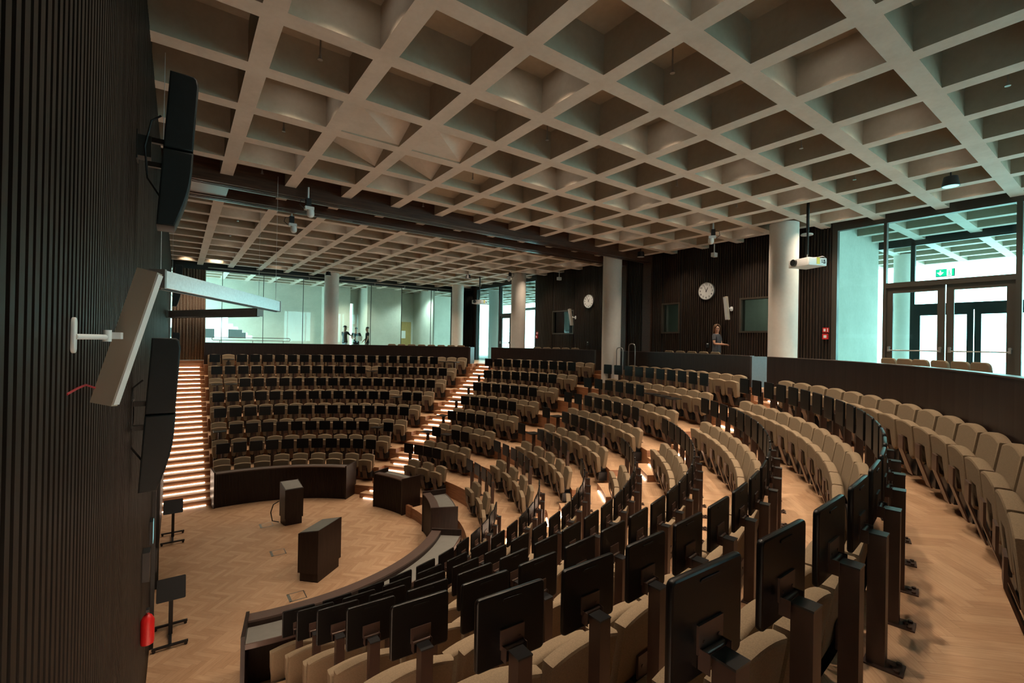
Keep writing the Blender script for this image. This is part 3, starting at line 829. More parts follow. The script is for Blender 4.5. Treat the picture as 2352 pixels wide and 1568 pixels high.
# ------------------------------------------------------------------ wall clocks
def clock(y, lab, hm, mm):
    t = thing('wall_clock', lab, 'clock', (XR - .04, y, 6.87))
    mb = MB(); mb.cyl((0, 0, 0), (-.05, 0, 0), .275, n=48); obj('dial', mb, t, M['white'])
    mb = MB()
    for i in range(48):
        a, b = 2 * PI * i / 48, 2 * PI * (i + 1) / 48
        vs = []
        for q in (a, b):
            for r in (.27, .285):
                for x in (0, -.06): vs.append((x, r * sin(q), r * cos(q)))
        mb.add(vs, [(0, 1, 5, 4), (2, 6, 7, 3), (1, 3, 7, 5), (0, 4, 6, 2)])
    obj('rim', mb, t, M['steel'])
    # facing -x, so clockwise seen from the room runs towards -y
    for n_ in range(1, 13):
        a = 2 * PI * n_ / 12
        cu = bpy.data.curves.new('numeral', 'FONT'); cu.body = str(n_); cu.size = .085; cu.align_x = 'CENTER'; cu.align_y = 'CENTER'; cu.extrude = .001; cu.offset = .0015
        tmp = bpy.data.objects.new('numeral', cu); COL.objects.link(tmp)
        bpy.context.view_layer.update()
        me = bpy.data.meshes.new_from_object(tmp.evaluated_get(bpy.context.evaluated_depsgraph_get()))
        bpy.data.objects.remove(tmp); bpy.data.curves.remove(cu)
        me.materials.clear(); me.materials.append(M['blackm'])
        o = obj('numeral', me, t); o.rotation_euler = (PI / 2, 0, -PI / 2); o.location = (-.053, -.215 * sin(a), .215 * cos(a))
    for nm, a, L, w in (('hour_hand', 2 * PI * hm / 12, .13, .012), ('minute_hand', 2 * PI * mm / 60, .20, .008)):
        mb = MB(); d = Vector((0, -sin(a), cos(a))); s = Vector((0, cos(a), sin(a)))
        p = [d * -.03 + s * w, d * -.03 - s * w, d * L - s * w * .5, d * L + s * w * .5]
        mb.add([(-.056, v.y, v.z) for v in p] + [(-.059, v.y, v.z) for v in p], [(0, 1, 2, 3), (7, 6, 5, 4), (0, 4, 5, 1), (1, 5, 6, 2), (2, 6, 7, 3), (3, 7, 4, 0)])
        obj(nm, mb, t, M['blackm'])
clock(8.56, 'round white wall clock above the woman', .93, 56)
clock(13.91, 'round white wall clock left of the central column', .93, 56)

# ------------------------------------------------------------------ signs and small wall things
def exit_sign(loc, lab):
    t = thing('exit_sign', lab, 'sign', loc)
    mb = MB(); mb.box(-.03, 0, -.16, .16, -.085, .085); obj('case', mb, t, M['dframe'])
    mb = MB(); mb.box(-.034, -.03, -.005, .15, -.075, .075); mb.box(-.034, -.03, -.15, -.11, -.075, .075); mb.box(-.034, -.03, -.03, -.005, -.075, .075); obj('green_field', mb, t, M['green'])
    mb = MB(); mb.box(-.034, -.03, -.11, -.03, -.075, .075); mb.box(-.036, -.034, .07, .09, 0, .055)
    mb.add([(-.036, .08, -.055), (-.036, .135, .01), (-.036, .025, .01)], [(0, 1, 2), (2, 1, 0)]); obj('white_arrow', mb, t, M['signw'])
    mb = MB(); mb.sphere((-.035, -.068, .045), .012, 8, 6); mb.box(-.037, -.034, -.078, -.06, -.02, .03); mb.box(-.037, -.034, -.09, -.072, -.06, -.02); mb.box(-.037, -.034, -.066, -.05, -.06, -.02); obj('running_figure', mb, t, M['green'])
exit_sign((XR - .05, 2.76, 6.815), 'green emergency exit sign above the glazed double doors')
def alarm(y, z, lab):
    t = thing('fire_alarm', lab, 'fire alarm', (XR - .04, y, z), 0, 'red fire alarm points')
    mb = MB(); mb.box(-.012, 0, -.075, .075, .02, .15); obj('sign', mb, t, M['red'])
    mb = MB(); mb.box(-.015, -.012, .0, .05, .05, .12); mb.box(-.015, -.012, -.055, -.035, .04, .13); obj('pictogram', mb, t, M['white'])
    mb = MB(); mb.box(-.05, 0, -.065, .065, -.16, -.01); obj('call_point', mb, t, M['red'])
    mb = MB(); mb.box(-.054, -.05, -.035, .035, -.125, -.05); obj('push_plate', mb, t, M['white'])
alarm(5.12, 5.47, 'red fire alarm point with pictogram beside the glazed doors')
alarm(17.36, 5.47, 'small red fire alarm point at the far end of the slatted wall')
def switch(y, lab):
    t = thing('wall_switch', lab, 'switch', (XR - .04, y, 5.12))
    mb = MB(); mb.box(-.02, 0, -.05, .05, -.1, .06); obj('box', mb, t, M['blackm'])
    mb = MB(); mb.box(-.024, -.02, -.03, .03, .02, .045); obj('display', mb, t, M['white'])
switch(8.50, 'small black wall controller left of the woman'); switch(13.95, 'small black wall controller below the left clock')
def column_speaker(loc, rz, L, tilt, lab, mat):
    t = thing('column_speaker', lab, 'speaker', loc, rz)
    mt = Matrix.Translation((0, -.30, 0)) @ Matrix.Rotation(R_(tilt), 4, 'X')
    mb = MB(); mb.box(-.055, .055, -.05, .05, -L / 2, L / 2, 0, mt); obj('cabinet', mb, t, M['offw'])
    mb = MB(); mb.box(-.045, .045, -.056, -.05, -L / 2 + .02, L / 2 - .02, 0, mt); obj('grille', mb, t, M['white'])
    mb = MB(); mb.prism(rrect(.09, .15, .04, 5), XZ, 0, .018, .004); obj('wall_plate', mb, t, M['white'])
    mb = MB(); mb.cyl((0, -.01, 0), (0, -.17, 0), .016); mb.cyl((0, -.17, -.02), (0, -.17, .045), .02); mb.box(-.012, .012, -.26, -.17, .01, .04); obj('arm', mb, t, M['white'])
    return t
column_speaker((XR - .04, 7.72, 6.25), PI / 2 * -1, .72, 12, 'slim pale column speaker on the slatted wall above the woman', 0)
column_speaker((XR - .04, 14.72, 6.22), PI / 2 * -1, .72, 12, 'slim pale column speaker beside the left interior window', 0)
# small sensors and cameras under the ceiling by the right wall
for x, y, lab in ((13.6, 8.1, 'white security camera hanging by the wall above the right clock'), (13.6, 15.4, 'white security camera hanging from the ceiling left of the left clock')):
    t = thing('security_camera', lab, 'camera', (x, y, ZC), 0, 'white cameras by the slatted wall')
    mb = MB(); mb.cyl((0, 0, 0), (0, 0, -.28), .016); obj('stem', mb, t, M['white'])
    mb = MB(); mb.box(-.09, .09, -.06, .06, -.40, -.27); obj('housing', mb, t, M['white'])
t = thing('smoke_detector', 'flat white disc detector hanging beside the right projector pole', 'detector', (13.5, 5.42, ZC))
mb = MB(); mb.cyl((0, 0, .3), (0, 0, -.18), .008); obj('stem', mb, t, M['white'])
mb = MB(); mb.lathe([(.0, -.165), (.13, -.17), (.15, -.195), (.14, -.215), (0, -.225)]); obj('disc', mb, t, M['white'])

# handrails at the central opening and the far landing
for x, y, d, lab in ((12.55, 10.95, 0, 'steel loop handrail in front of the central column'), (12.95, 10.75, 0, 'taller steel loop handrail right of the central column')):
    mb = MB(); h = .92 if x < 12.8 else 1.06; w = .14
    mb.tube([(x, y - w, ZT)] + [(x, y - w, ZT + h - .1), (x, y - w + .03, ZT + h - .03), (x, y - w + .1, ZT + h), (x, y + w - .1, ZT + h), (x, y + w - .03, ZT + h - .03), (x, y + w, ZT + h - .1)] + [(x, y + w, ZT)], .018)
    tag(obj('handrail', mb, None, M['steel']), lab, 'handrail')
t = thing('wall_rail', 'low steel double rail along the far glass wall', 'handrail', (0, 0, 0))
mb = MB(); y = 24.62
mb.tube([(1.26, y, 5.08), (4.34, y, 5.08), (4.39, y, 5.06), (4.4, y, 5.02), (4.39, y, 4.97), (4.34, y, 4.95), (1.26, y, 4.95), (1.21, y, 4.97), (1.2, y, 5.02), (1.21, y, 5.06), (1.26, y, 5.08)], .014); obj('rail', mb, t, M['plate'])
for x in (1.5, 2.8, 4.1):
    mb = MB(); mb.tube([(x, y, ZT), (x, y, 4.95)], .012); obj('post', mb, t, M['plate'])

# curtains
def curtain(x0, x1, y, z0, z1, amp, mat, lab, vert=False, folds=16):
    mb = MB(); n = folds * 10; vs = []; fs = []
    for i in range(n + 1):
        u = i / n
        for j, z in enumerate((z0, (z0 + z1) / 2, z1)):
            k = amp * (1.15 - .4 * j / 2)
            o = k * sin(2 * PI * folds * u + .6 * sin(9 * u)) + .3 * k * sin(2 * PI * folds * .37 * u)
            a = x0 + (x1 - x0) * u * (1 + .03 * (1 - j / 2))
            vs.append((y + o, a, z) if vert else (a, y + o, z))
    for i in range(n):
        for j in range(2): fs.append((i * 3 + j, (i + 1) * 3 + j, (i + 1) * 3 + j + 1, i * 3 + j + 1))
    mb.add(vs, fs, 0, True); o = obj('curtain', mb, None, mat)
    md = o.modifiers.new('thickness', 'SOLIDIFY'); md.thickness = .006
    tag(o, lab, 'curtain')
curtain(XL + .08, .93, 24.62, ZT + .02, 8.05, .055, M['curtain'], 'floor-length brown curtain drawn aside at the left of the far glass wall', False, 11)
curtain(23.2, 24.55, 13.85, ZT + .02, 8.1, .05, M['bcurtain'], 'black curtain gathered in the far right corner', True, 9)

# ------------------------------------------------------------------ line-array loudspeakers on the stage wall
def line_speaker(y, z0, z1, lab, tiltx, xb):
    """two-box loudspeaker, lower box curving back; seen edge-on from the side"""
    t = thing('line_speaker', lab, 'loudspeaker', (xb, y, 0))
    mid = z0 + (z1 - z0) * .50; W = .15
    sh = lambda x, z: (x + (z - mid) * tiltx, z)
    def prof(pts, nm, mat):
        mb = MB(); mb.prism([sh(*p) for p in pts], lambda a, b, d: (a, d, b), -W, W, .012); return obj(nm, mb, t, mat)
    prof([(0, mid + .006), (.20, mid + .006), (.20, z1 - .08), (.185, z1 - .02), (.16, z1), (0, z1)], 'upper_cabinet', M['spk'])
    lower = [(0, z0)] + [(.12 + .085 * math.sin(PI / 2 * q), z0 + (mid - .01 - z0) * q * .75) for q in (0, .2, .4, .6, .8, 1)] + [(.205, mid - .006), (0, mid - .006)]
    prof(lower, 'lower_cabinet', M['spk'])
    mb = MB(); mb.box(XL - xb + .03, -.08, -.06, .06, mid - .08, mid + .09); mb.box(XL - xb, XL - xb + .04, -.08, .08, mid - .11, mid + .12)
    mb.box(-.1, .0, -.02, .02, mid + .06, mid + .10); mb.box(-.1, .0, -.02, .02, mid - .14, mid - .10); obj('wall_bracket', mb, t, M['dframe'])
    mb = MB(); mb.tube([(-.02, -.05, mid + .28), (-.08, -.06, mid + .22), (-.12, -.06, mid), (-.1, -.05, mid - .25), (-.02, -.05, mid - .38)], .008, 6); obj('cable', mb, t, M['blackm'])
line_speaker(4.85, 5.955, 7.225, 'black two-part line loudspeaker high on the stage wall, nearest the camera', .055, -.13)
line_speaker(4.95, 3.775, 5.04, 'black two-part line loudspeaker low on the stage wall, below the upper one', .055, -.215)
line_speaker(18.85, 6.05, 7.42, 'black line loudspeaker high on the stage wall by the curtain', .055, -.16)
line_speaker(18.85, 3.9, 5.2, 'black line loudspeaker low on the stage wall above the wall stairs', .055, -.20)
# near white column speaker on the stage wall
t = thing('column_speaker', 'tilted cream column speaker on a white arm, foreground left wall', 'speaker', (XL + .032, 2.2, 5.05))
mt = Matrix.Translation((.13, .28, .0)) @ Matrix.Rotation(R_(14), 4, 'Y') @ Matrix.Rotation(R_(-22), 4, 'Z')
mb = MB(); mb.box(-.038, .038, -.022, .022, -.285, .285, 0, mt); obj('cabinet', mb, t, M['offw'])
mb = MB(); mb.box(.038, .044, -.02, .02, -.278, .278, 0, mt); obj('grille', mb, t, M['white'])
mb = MB(); mb.prism(rrect(.05, .125, .024, 6), lambda a, b, d: (d, a, b), 0, .012, .003); obj('wall_plate', mb, t, M['white'])
mb = MB(); mb.tube([(.01, 0, -.005), (.05, .06, -.005), (.075, .13, -.005)], .010, 10); mb.cyl((.08, .14, -.022), (.08, .14, .022), .014); mb.box(.07, .12, .14, .24, -.012, .014); obj('arm', mb, t, M['white'])
mb = MB(); mb.tube([(.0, -.06, -.20), (.012, .05, -.19), (.016, .2, -.19), (.04, .30, -.215)], .004, 6); obj('red_cable', mb, t, M['redw'])

# ------------------------------------------------------------------ suspended screen cassettes
def cassette(p0, p1, lab, bright):
    p0, p1 = Vector(p0), Vector(p1); d = (p1 - p0); L = d.length; a = math.atan2(d.y, d.x)
    t = thing('screen_housing', lab, 'screen housing', p0, a)
    mb = MB(); mb.box(.04, L - .04, -.075, .075, -.10, .10); obj('housing', mb, t, M['alu'])
    for x in (0, L - .04):
        mb = MB(); mb.box(x, x + .04, -.085, .085, -.11, .11); obj('end_cap', mb, t, M['steel'])
    mb = MB(); mb.box(.05, L - .05, -.02, .02, -.12, -.10); obj('screen_bar', mb, t, M['blackm'])
    for x in (.08, L - .08):
        mb = MB(); mb.tube([(x, 0, .1), (x, 0, ZC + .1 - p0.z)], .0035, 6); obj('wire', mb, t, M['alu'])
    return t
cassette((-.22, 6.72, 5.72), (1.63, 10.60, 5.72), 'long aluminium screen housing hung on wires from the stage wall, nearer one', 1)
cassette((1.66, 13.2, 5.72), (-.22, 17.0, 5.72), 'farther suspended screen housing, its dark underside towards the camera', 0)

# ------------------------------------------------------------------ things on the lower stage wall
XW = XL + .034
t = thing('wall_screen', 'small wall touchscreen glowing cyan on the dark stage wall', 'screen', (XW, 8.72, 2.15))
mb = MB(); mb.box(0, .04, -.11, .11, -.17, .17); obj('case', mb, t, M['blackm'])
mb = MB(); mb.box(.04, .044, -.10, .10, -.155, .155); obj('display', mb, t, M['screen'])
t = thing('fire_extinguisher', 'red fire extinguisher low on the stage wall', 'fire extinguisher', (XW + .07, 6.6, 1.6))
mb = MB(); mb.lathe([(0, 0), (.06, 0), (.065, .03), (.065, .26), (.04, .31), (.015, .33), (.015, .36), (0, .36)], n=16); obj('cylinder', mb, t, M['red'])
mb = MB(); mb.box(-.015, .015, -.04, .02, .36, .39); mb.tube([(0, .02, .37), (0, .06, .33), (.01, .07, .15)], .008, 6); obj('valve', mb, t, M['blackm'])
for y, z, lab in ((6.95, 2.35, 'black box with handle on the stage wall left of the touchscreen'), (9.78, 1.3, 'black wall box below the touchscreen near the nearer stand')):
    mb = MB(); mb.box(XW, XW + .07, y - .09, y + .09, z - .17, z + .17); tag(obj('wall_box', mb, None, M['blackm']), lab, 'box')
mb = MB()
for a in ((9.42, 9.50, 0, 3.0), (11.62, 11.70, 0, 3.0), (9.42, 11.70, 2.92, 3.0)): mb.box(XW - .002, XW + .05, a[0], a[1], a[2], a[3])
struct('trim_6', mb, M['dframe'])

# ------------------------------------------------------------------ ceiling equipment
def ptz(x, y, z, lab, rz=0):
    t = thing('ptz_camera', lab, 'camera', (x, y, z), rz, 'dome cameras under the ceiling')
    mb = MB(); mb.cyl((0, 0, 0), (0, 0, .25), .02, n=10); obj('stem', mb, t, M['white'])
    mb = MB(); mb.box(-.05, .05, -.07, .07, -.17, .0); obj('junction_box', mb, t, M['blackm'])
    mb = MB(); mb.box(-.07, .11, -.07, .07, -.235, -.17); mb.cyl((.05, 0, -.235), (.05, 0, -.26), .07, n=20); obj('base', mb, t, M['white'])
    mb = MB(); mb.sphere((.05, 0, -.32), .075, 20, 10); mb.cyl((.05, 0, -.26), (.05, 0, -.32), .075, n=20, cap=False); obj('head', mb, t, M['white'])
    mb = MB(); mb.tube([(-.05, -.03, -.03), (-.15, -.03, -.05), (-.17, -.03, -.15), (-.10, -.03, -.21), (-.05, -.03, -.2)], .008, 6); obj('cable', mb, t, M['blackm'])
ptz(2.2, 10.62, 8.06, 'white dome camera under the dark ceiling beam, nearer of two'); ptz(2.2, 12.42, 8.06, 'white dome camera under the dark ceiling beam, farther of two')
ptz(11.6, 6.95, 8.2, 'white dome camera under the ceiling left of the right column', 2.2); ptz(11.95, 16.83, 8.2, 'white dome camera beside the top of the column left of the dark wall', 2.2)
def projector(x, y, lab, rz):
    t = thing('projector', lab, 'projector', (x, y, 7.03), rz, 'ceiling projectors')
    mb = MB(); mb.cyl((0, 0, .2), (0, 0, .75), .022, n=14); mb.cyl((0, 0, .75), (0, 0, 1.45), .032, n=14); obj('pole', mb, t, M['blackm'])
    mb = MB()
    for s in (-1, 1): mb.tube([(0, 0, .22), (s * .1, s * .08, .10)], .008, 6)
    mb.box(-.2, .2, -.16, .16, .085, .10); obj('bracket', mb, t, M['steel'])
    mb = MB(); mb.prism(rrect(.52, .56, .03, 4), XY, -.09, .085, .008); obj('body', mb, t, M['white'])
    mb = MB(); mb.cyl((-.26, .1, .01), (-.31, .1, .01), .075, n=24); mb.cyl((-.31, .1, .01), (-.312, .1, .01), .05, n=24); obj('lens', mb, t, M['blackm'])
    mb = MB(); mb.box(-.03, .05, -.285, -.279, -.06, .08); mb.box(-.03, .05, -.285, -.2, .08, .09); obj('yellow_label', mb, t, M['yellow'])
    mb = MB()
    for q in ((.10, .14, -.02, .0), (.16, .2, .0, .05), (.1, .13, .02, .04), (.15, .21, -.04, -.01)): mb.box(q[0], q[1], -.283, -.279, q[2], q[3])
    obj('ports', mb, t, M['blackm'])
    mb = MB(); mb.tube([(.02, -.1, .11), (.2, -.24, .13), (.27, -.25, .08), (.26, -.27, -.01), (.2, -.285, .0)], .007, 6); obj('cable', mb, t, M['steel'])
projector(11.8, 4.72, 'white projector on a black pole in front of the right column', R_(-22))
projector(11.9, 19.3, 'white projector on a black pole in front of the far opening', R_(22))
# black surface spotlights
for x, y, lab in ((11.36, 2.19, 'black cylinder downlight hanging near the glazed doors'), (12.66, 10.2, 'black spotlight under the ceiling right of the beam end'),
                  (5.62, 22.6, 'black spotlight under the far ceiling, left of the two'), (11.0, 18.9, 'black spotlight under the far ceiling near the left projector pole')):
    t = thing('ceiling_spotlight', lab, 'light', (x, y, ZC), 0, 'black ceiling spotlights')
    mb = MB(); mb.cyl((0, 0, .3), (0, 0, -.05), .012, n=10); obj('stem', mb, t, M['blackm'])
    mb = MB(); mb.cyl((0, 0, -.05), (0, 0, -.22), .10, .13, n=24); obj('housing', mb, t, M['blackm'])
    mb = MB(); mb.cyl((0, 0, -.221), (0, 0, -.224), .115, n=24); obj('lens', mb, t, M['alu'])
# sprinkler heads hanging out of the coffers
spr = [(1.18, 5.3), (4.31, 3.09), (4.44, 5.33), (1.22, 7.59), (7.83, 3.23), (7.98, 1.06), (4.4, 7.6), (7.9, 5.4), (7.9, 7.6), (10.2, 3.2), (10.2, 5.5), (1.2, 9.9), (4.4, 9.9), (1.2, 14.4), (4.4, 14.4), (1.3, 17), (4.4, 17)]
wh = ['first', 'second', 'third', 'fourth', 'fifth']
pr_ = [(pix((x, y, ZC))[0], x, y) for x, y in spr]
for n_, (q, x, y) in enumerate(sorted(pr_)):
    i = math.ceil((x - cx0) / sx_); j = math.ceil((y - cy0) / sy_)
    x = cx0 + sx_ * i - w_ / 2; y = cy0 + sy_ * j - w_ / 2
    t = thing('sprinkler', 'small sprinkler head hanging in a ceiling coffer, %s from the left of all' % ORD[n_ + 1], 'sprinkler', (x, y, ZC), 0, 'sprinklers in the coffers')
    mb = MB(); mb.cyl((0, 0, DEP), (0, 0, .10), .010, n=8); obj('pipe', mb, t, M['steel'])
    mb = MB(); mb.cyl((0, 0, .10), (0, 0, .06), .018, n=8); mb.cyl((0, 0, .055), (0, 0, .05), .03, n=10); mb.cyl((0, 0, .06), (0, 0, .05), .008, n=6); obj('head', mb, t, M['steel'])
# pipe with drops along the far glazing head
mb = MB(); mb.tube([(1.0, 24.5, 8.16), (13.2, 24.5, 8.16)], .022, 8)
for x in (3.0, 5.2, 6.6, 8.5, 10.2, 12.2): mb.tube([(x, 24.5, 8.16), (x, 24.5, 7.98)], .014, 6)
tag(obj('sprinkler_pipe', mb, None, M['steel']), 'thin steel pipe with drops along the head of the far glass wall', 'pipe')

# ------------------------------------------------------------------ recessed downlights (real lamps)
def spot(x, y, z, power, ang, r, col, blend=.6, name='lamp'):
    l = bpy.data.lights.new(name, 'SPOT'); l.energy = power; l.spot_size = R_(ang); l.spot_blend = blend; l.shadow_soft_size = r; l.color = col
    o = bpy.data.objects.new(name, l); COL.objects.link(o); o.location = (x, y, z); return o
WARM = (1.0, .79, .58)
lit = 0
DLP = []
for i in (-1, 1, 3, 5, 7, 9):
    for j in range(-3, 19, 2):
        x = cx0 + sx_ * i - w_ / 2; y = cy0 + sy_ * j - w_ / 2
        if (i, j) in tri or (i, j) in shal or 10.5 < y < 12.5 or y < 1 or y > 24.3: continue
        DLP.append((pix((x, y, ZC + DEP)), x, y, i, j))
ring_me = lens_me = None
for q, x, y, i, j in DLP:
    if q and -60 < q[0] < 2420 and -300 < q[1] < 1700:
        lab = 'round white recessed downlight, lit, in a ceiling coffer' if (i, j) != (1, 1) else 'lit round downlight seen inside the coffer at upper centre'
        t = thing('downlight', lab, 'light', (x, y, ZC + DEP), 0, None if (i, j) == (1, 1) else 'recessed downlights hidden in coffers')
        if ring_me is None:
            a = MB(); a.lathe([(.062, -.002), (.068, -.022), (.088, -.024), (.09, -.001)], n=20); ring_me = a.mesh('trim_ring', M['white'])
            a = MB(); a.cyl((0, 0, -.004), (0, 0, -.012), .064, n=20); lens_me = a.mesh('lens', M['lamp'])
        obj('trim_ring', ring_me, t); obj('lens', lens_me, t)
    dx = 1.0
    pw = 68 if x < 5 and 7 < y < 17 else 250
    if y < 8: pw = 520 if (i, j) in ((1, 1), (3, 1), (1, 3), (3, 3)) else (270 if y < 3 else 380)
    spot(x, y, ZC + DEP - .05, pw, 100, .06, WARM, 1.0, 'downlight_lamp')

for x, y in ((1.25, 23.6), (3.6, 23.7), (.2, 23.4)): spot(x, y, ZC + DEP - .1, 200, 100, .06, WARM, 1.0, 'downlight_lamp')

# ------------------------------------------------------------------ people
def skin_body(name, verts, edges, radii, mat, parent=None, root=0, sub=2):
    me = bpy.data.meshes.new(name); me.from_pydata(verts, edges, []); me.materials.append(mat)
    o = bpy.data.objects.new(name, me); COL.objects.link(o)
    if parent: o.parent = parent
    s = o.modifiers.new('skin', 'SKIN'); s.use_smooth_shade = True
    o.modifiers.new('sub', 'SUBSURF').levels = sub; o.modifiers['sub'].render_levels = sub
    for i, r in enumerate(radii):
        v = me.skin_vertices[0].data[i]; v.radius = r if isinstance(r, tuple) else (r, r); v.use_root = i == root
    return o
class Sk:
    def __init__(s): s.v = []; s.e = []; s.r = []
    def p(s, co, r, par=None):
        s.v.append(co); s.r.append(r)
        if par is not None: s.e.append((par, len(s.v) - 1))
        return len(s.v) - 1
def person(loc, rz, H, lab, skin, shirt, trous, hair, arms, long_hair=False, cap=False, female=False, head_turn=0):
    """faces +y locally; arms: per side (elbow, wrist) in local metres at height scale 1.75"""
    t = thing('person', lab, 'person', loc, rz); k = H / 1.75
    S = lambda x, y, z: (x * k, y * k, z * k)
    sh = .175 if female else .20; hip = .095
    b = Sk()
    pel = b.p(S(0, 0, .95), (.13 * k, .10 * k)); wa = b.p(S(0, .0, 1.10), (.115 * k, .085 * k), pel); chst = b.p(S(0, -.01, 1.30), (.14 * k, .10 * k), wa)
    nb = b.p(S(0, -.015, 1.45), (.075 * k, .065 * k), chst); ne = b.p(S(0, .0, 1.51), .052 * k, nb)
    ht = R_(head_turn); fx, fy = -sin(ht), cos(ht)
    hd = b.p(S(fx * .02, fy * .02, 1.575), .072 * k, ne); h2 = b.p(S(fx * .012, fy * .012, 1.65), (.078 * k, .092 * k), hd); b.p(S(0, 0, 1.715), .060 * k, h2)
    b.p(S(fx * .105, fy * .105, 1.62), .012 * k, hd)                        # nose
    hands = []
    for s, (el, wr) in zip((-1, 1), arms):
        so = b.p(S(s * sh, -.01, 1.42), .058 * k, chst); e = b.p(S(*el), .042 * k, so); w = b.p(S(*wr), .028 * k, e)
        d = (Vector(wr) - Vector(el)).normalized(); pa = Vector(wr) + d * .05
        pm = b.p(S(*pa), .030 * k, w)
        side = d.cross(Vector((0, 0, 1))).normalized() if abs(d.z) < .95 else Vector((1, 0, 0))
        for q, (o_, ln) in enumerate(((-.026, .052), (-.009, .062), (.009, .060), (.025, .048))):
            f1 = pa + d * .035 + side * o_; f2 = f1 + d * ln * .6 + Vector((0, 0, -.008)); f3 = f2 + d * ln * .4 + Vector((0, 0, -.016))
            i1 = b.p(S(*f1), .010 * k, pm); i2 = b.p(S(*f2), .0085 * k, i1); b.p(S(*f3), .007 * k, i2)
        th = pa - d * .015 + side * (-.034 * s); i1 = b.p(S(*th), .011 * k, w); b.p(S(*(th + d * .04 - side * .01 * s)), .008 * k, i1)
        hands.append((Vector(wr) + d * .1) * k)
    for s in (-1, 1):
        h_ = b.p(S(s * hip, 0, .88), .085 * k, pel); kn = b.p(S(s * hip, .02, .48), .058 * k, h_); an = b.p(S(s * hip, -.01, .09), .038 * k, kn)
        b.p(S(s * hip * 1.1, .13, .04), .036 * k, an)
    skin_body('body', b.v, b.e, b.r, skin, t, 0)
    c = Sk()
    p0 = c.p(S(0, 0, .78), (.20 * k, .145 * k)); pq = c.p(S(0, 0, .93), (.185 * k, .14 * k), p0); p1 = c.p(S(0, 0, 1.10), (.138 * k, .110 * k), pq); p2 = c.p(S(0, -.01, 1.31), (.160 * k, .120 * k), p1); c.p(S(0, -.012, 1.42), (.10 * k, .085 * k), p2)
    for s, (el, wr) in zip((-1, 1), arms):
        so = c.p(S(s * sh * .98, -.01, 1.415), .072 * k, p2); m = Vector((s * sh, -.01, 1.42)).lerp(Vector(el), .72); c.p(S(*m), .058 * k, so)
    skin_body('shirt', c.v, c.e, c.r, shirt, t, 0)
    c = Sk(); p0 = c.p(S(0, 0, 1.0), (.125 * k, .10 * k)); p0 = c.p(S(0, 0, .90), (.145 * k, .11 * k), p0)
    for s in (-1, 1):
        h_ = c.p(S(s * hip, 0, .80), .098 * k, p0); kn = c.p(S(s * hip, .02, .48), .072 * k, h_); c.p(S(s * hip, -.01, .10), .058 * k, kn)
    skin_body('trousers', c.v, c.e, c.r, trous, t, 0)
    for s in (-1, 1):
        mb = MB(); mb.sphere(S(s * hip * 1.05, .05, .045), .05 * k, 12, 8, 0, .9, 2.4, .9); obj('shoe', mb, t, M['blackm'])
    if long_hair:
        # one continuous hair mesh: rings round the head, open at the face, falling past the shoulders
        mb = MB(); vs = []; fs = []; n = 22
        prof = ((1.772, .018, 0, 178), (1.765, .055, 0, 178), (1.745, .082, .004, 176), (1.71, .099, .006, 166), (1.66, .106, .008, 134), (1.60, .108, .010, 122), (1.54, .106, .014, 118), (1.47, .108, .022, 112), (1.40, .112, .035, 104), (1.33, .112, .05, 90), (1.28, .100, .06, 76))
        for z, r, bk, half in prof:
            for i in range(n + 1):
                q = R_(-half + 2 * half * i / n)
                lx, ly = r * sin(q), -r * cos(q) * (1.0 if z > 1.5 else .75) - bk
                vs.append(S(lx * cos(ht) - ly * sin(ht), lx * sin(ht) + ly * cos(ht), z))
        for j in range(len(prof) - 1):
            for i in range(n): fs.append((j * (n + 1) + i, j * (n + 1) + i + 1, (j + 1) * (n + 1) + i + 1, (j + 1) * (n + 1) + i))
        mb.add(vs, fs, 0, True); o = obj('hair', mb, t, hair)
        md = o.modifiers.new('thickness', 'SOLIDIFY'); md.thickness = .02; md.offset = 0
    else:
        mb = MB(); mb.sphere(S(-fx * .012, -fy * .012, 1.675), .093 * k, 18, 9, 0, .92, 1.05, 1.0, -.05, 1.0); obj('hair', mb, t, hair)
    if cap:
        mb = MB(); mb.sphere(S(0, 0, 1.685), .099 * k, 18, 8, 0, .95, 1.05, .9, 0, 1); mb.prism(rrect(.13 * k, .12 * k, .04 * k, 4, 0, .13 * k), XY, 1.685 * k, 1.70 * k, .003); obj('cap', mb, t, M['haird'])
    for s in (-1, 1):
        ex = Vector((fx * .083 + cos(ht) * s * .03, fy * .083 + sin(ht) * s * .03, 1.635))
        mb = MB(); mb.sphere(S(*ex), .012 * k, 10, 6); obj('eye', mb, t, M['haird'])
    mb = MB(); mo = Vector((fx * .088, fy * .088, 1.575)); mb.sphere(S(*mo), .02 * k, 10, 6, 0, 1, .5, .3); obj('mouth', mb, t, M['redw'])
    return t, hands
# woman by the slatted wall: body turned towards the doors, phone in both hands
t, hd = person((13.42, 7.86, ZT), R_(185), 1.68, 'woman with long light brown hair in grey, holding a phone by the slatted wall', M['skin'], M['shirtg'], M['trous'], M['hairb'],
               [((-.24, .03, 1.14), (-.07, .26, 1.12)), ((.24, .03, 1.14), (.06, .27, 1.13))], True, False, True, -50)
pm = (hd[0] + hd[1]) / 2
c_, s_ = cos(R_(185)), sin(R_(185)); wp = (13.42 + c_ * pm.x - s_ * pm.y, 7.86 + s_ * pm.x + c_ * pm.y, ZT + pm.z + .035)
mb = MB(); mt = Matrix.Translation(wp) @ Matrix.Rotation(R_(185), 4, 'Z') @ Matrix.Rotation(R_(25), 4, 'X'); mb.prism(rrect(.075, .15, .012, 3), lambda a, b, d: tuple(mt @ Vector((a, b, d))), -.005, .005, .002)
tag(obj('phone', mb, None, M['blackm']), 'dark phone held by the woman in grey', 'phone')
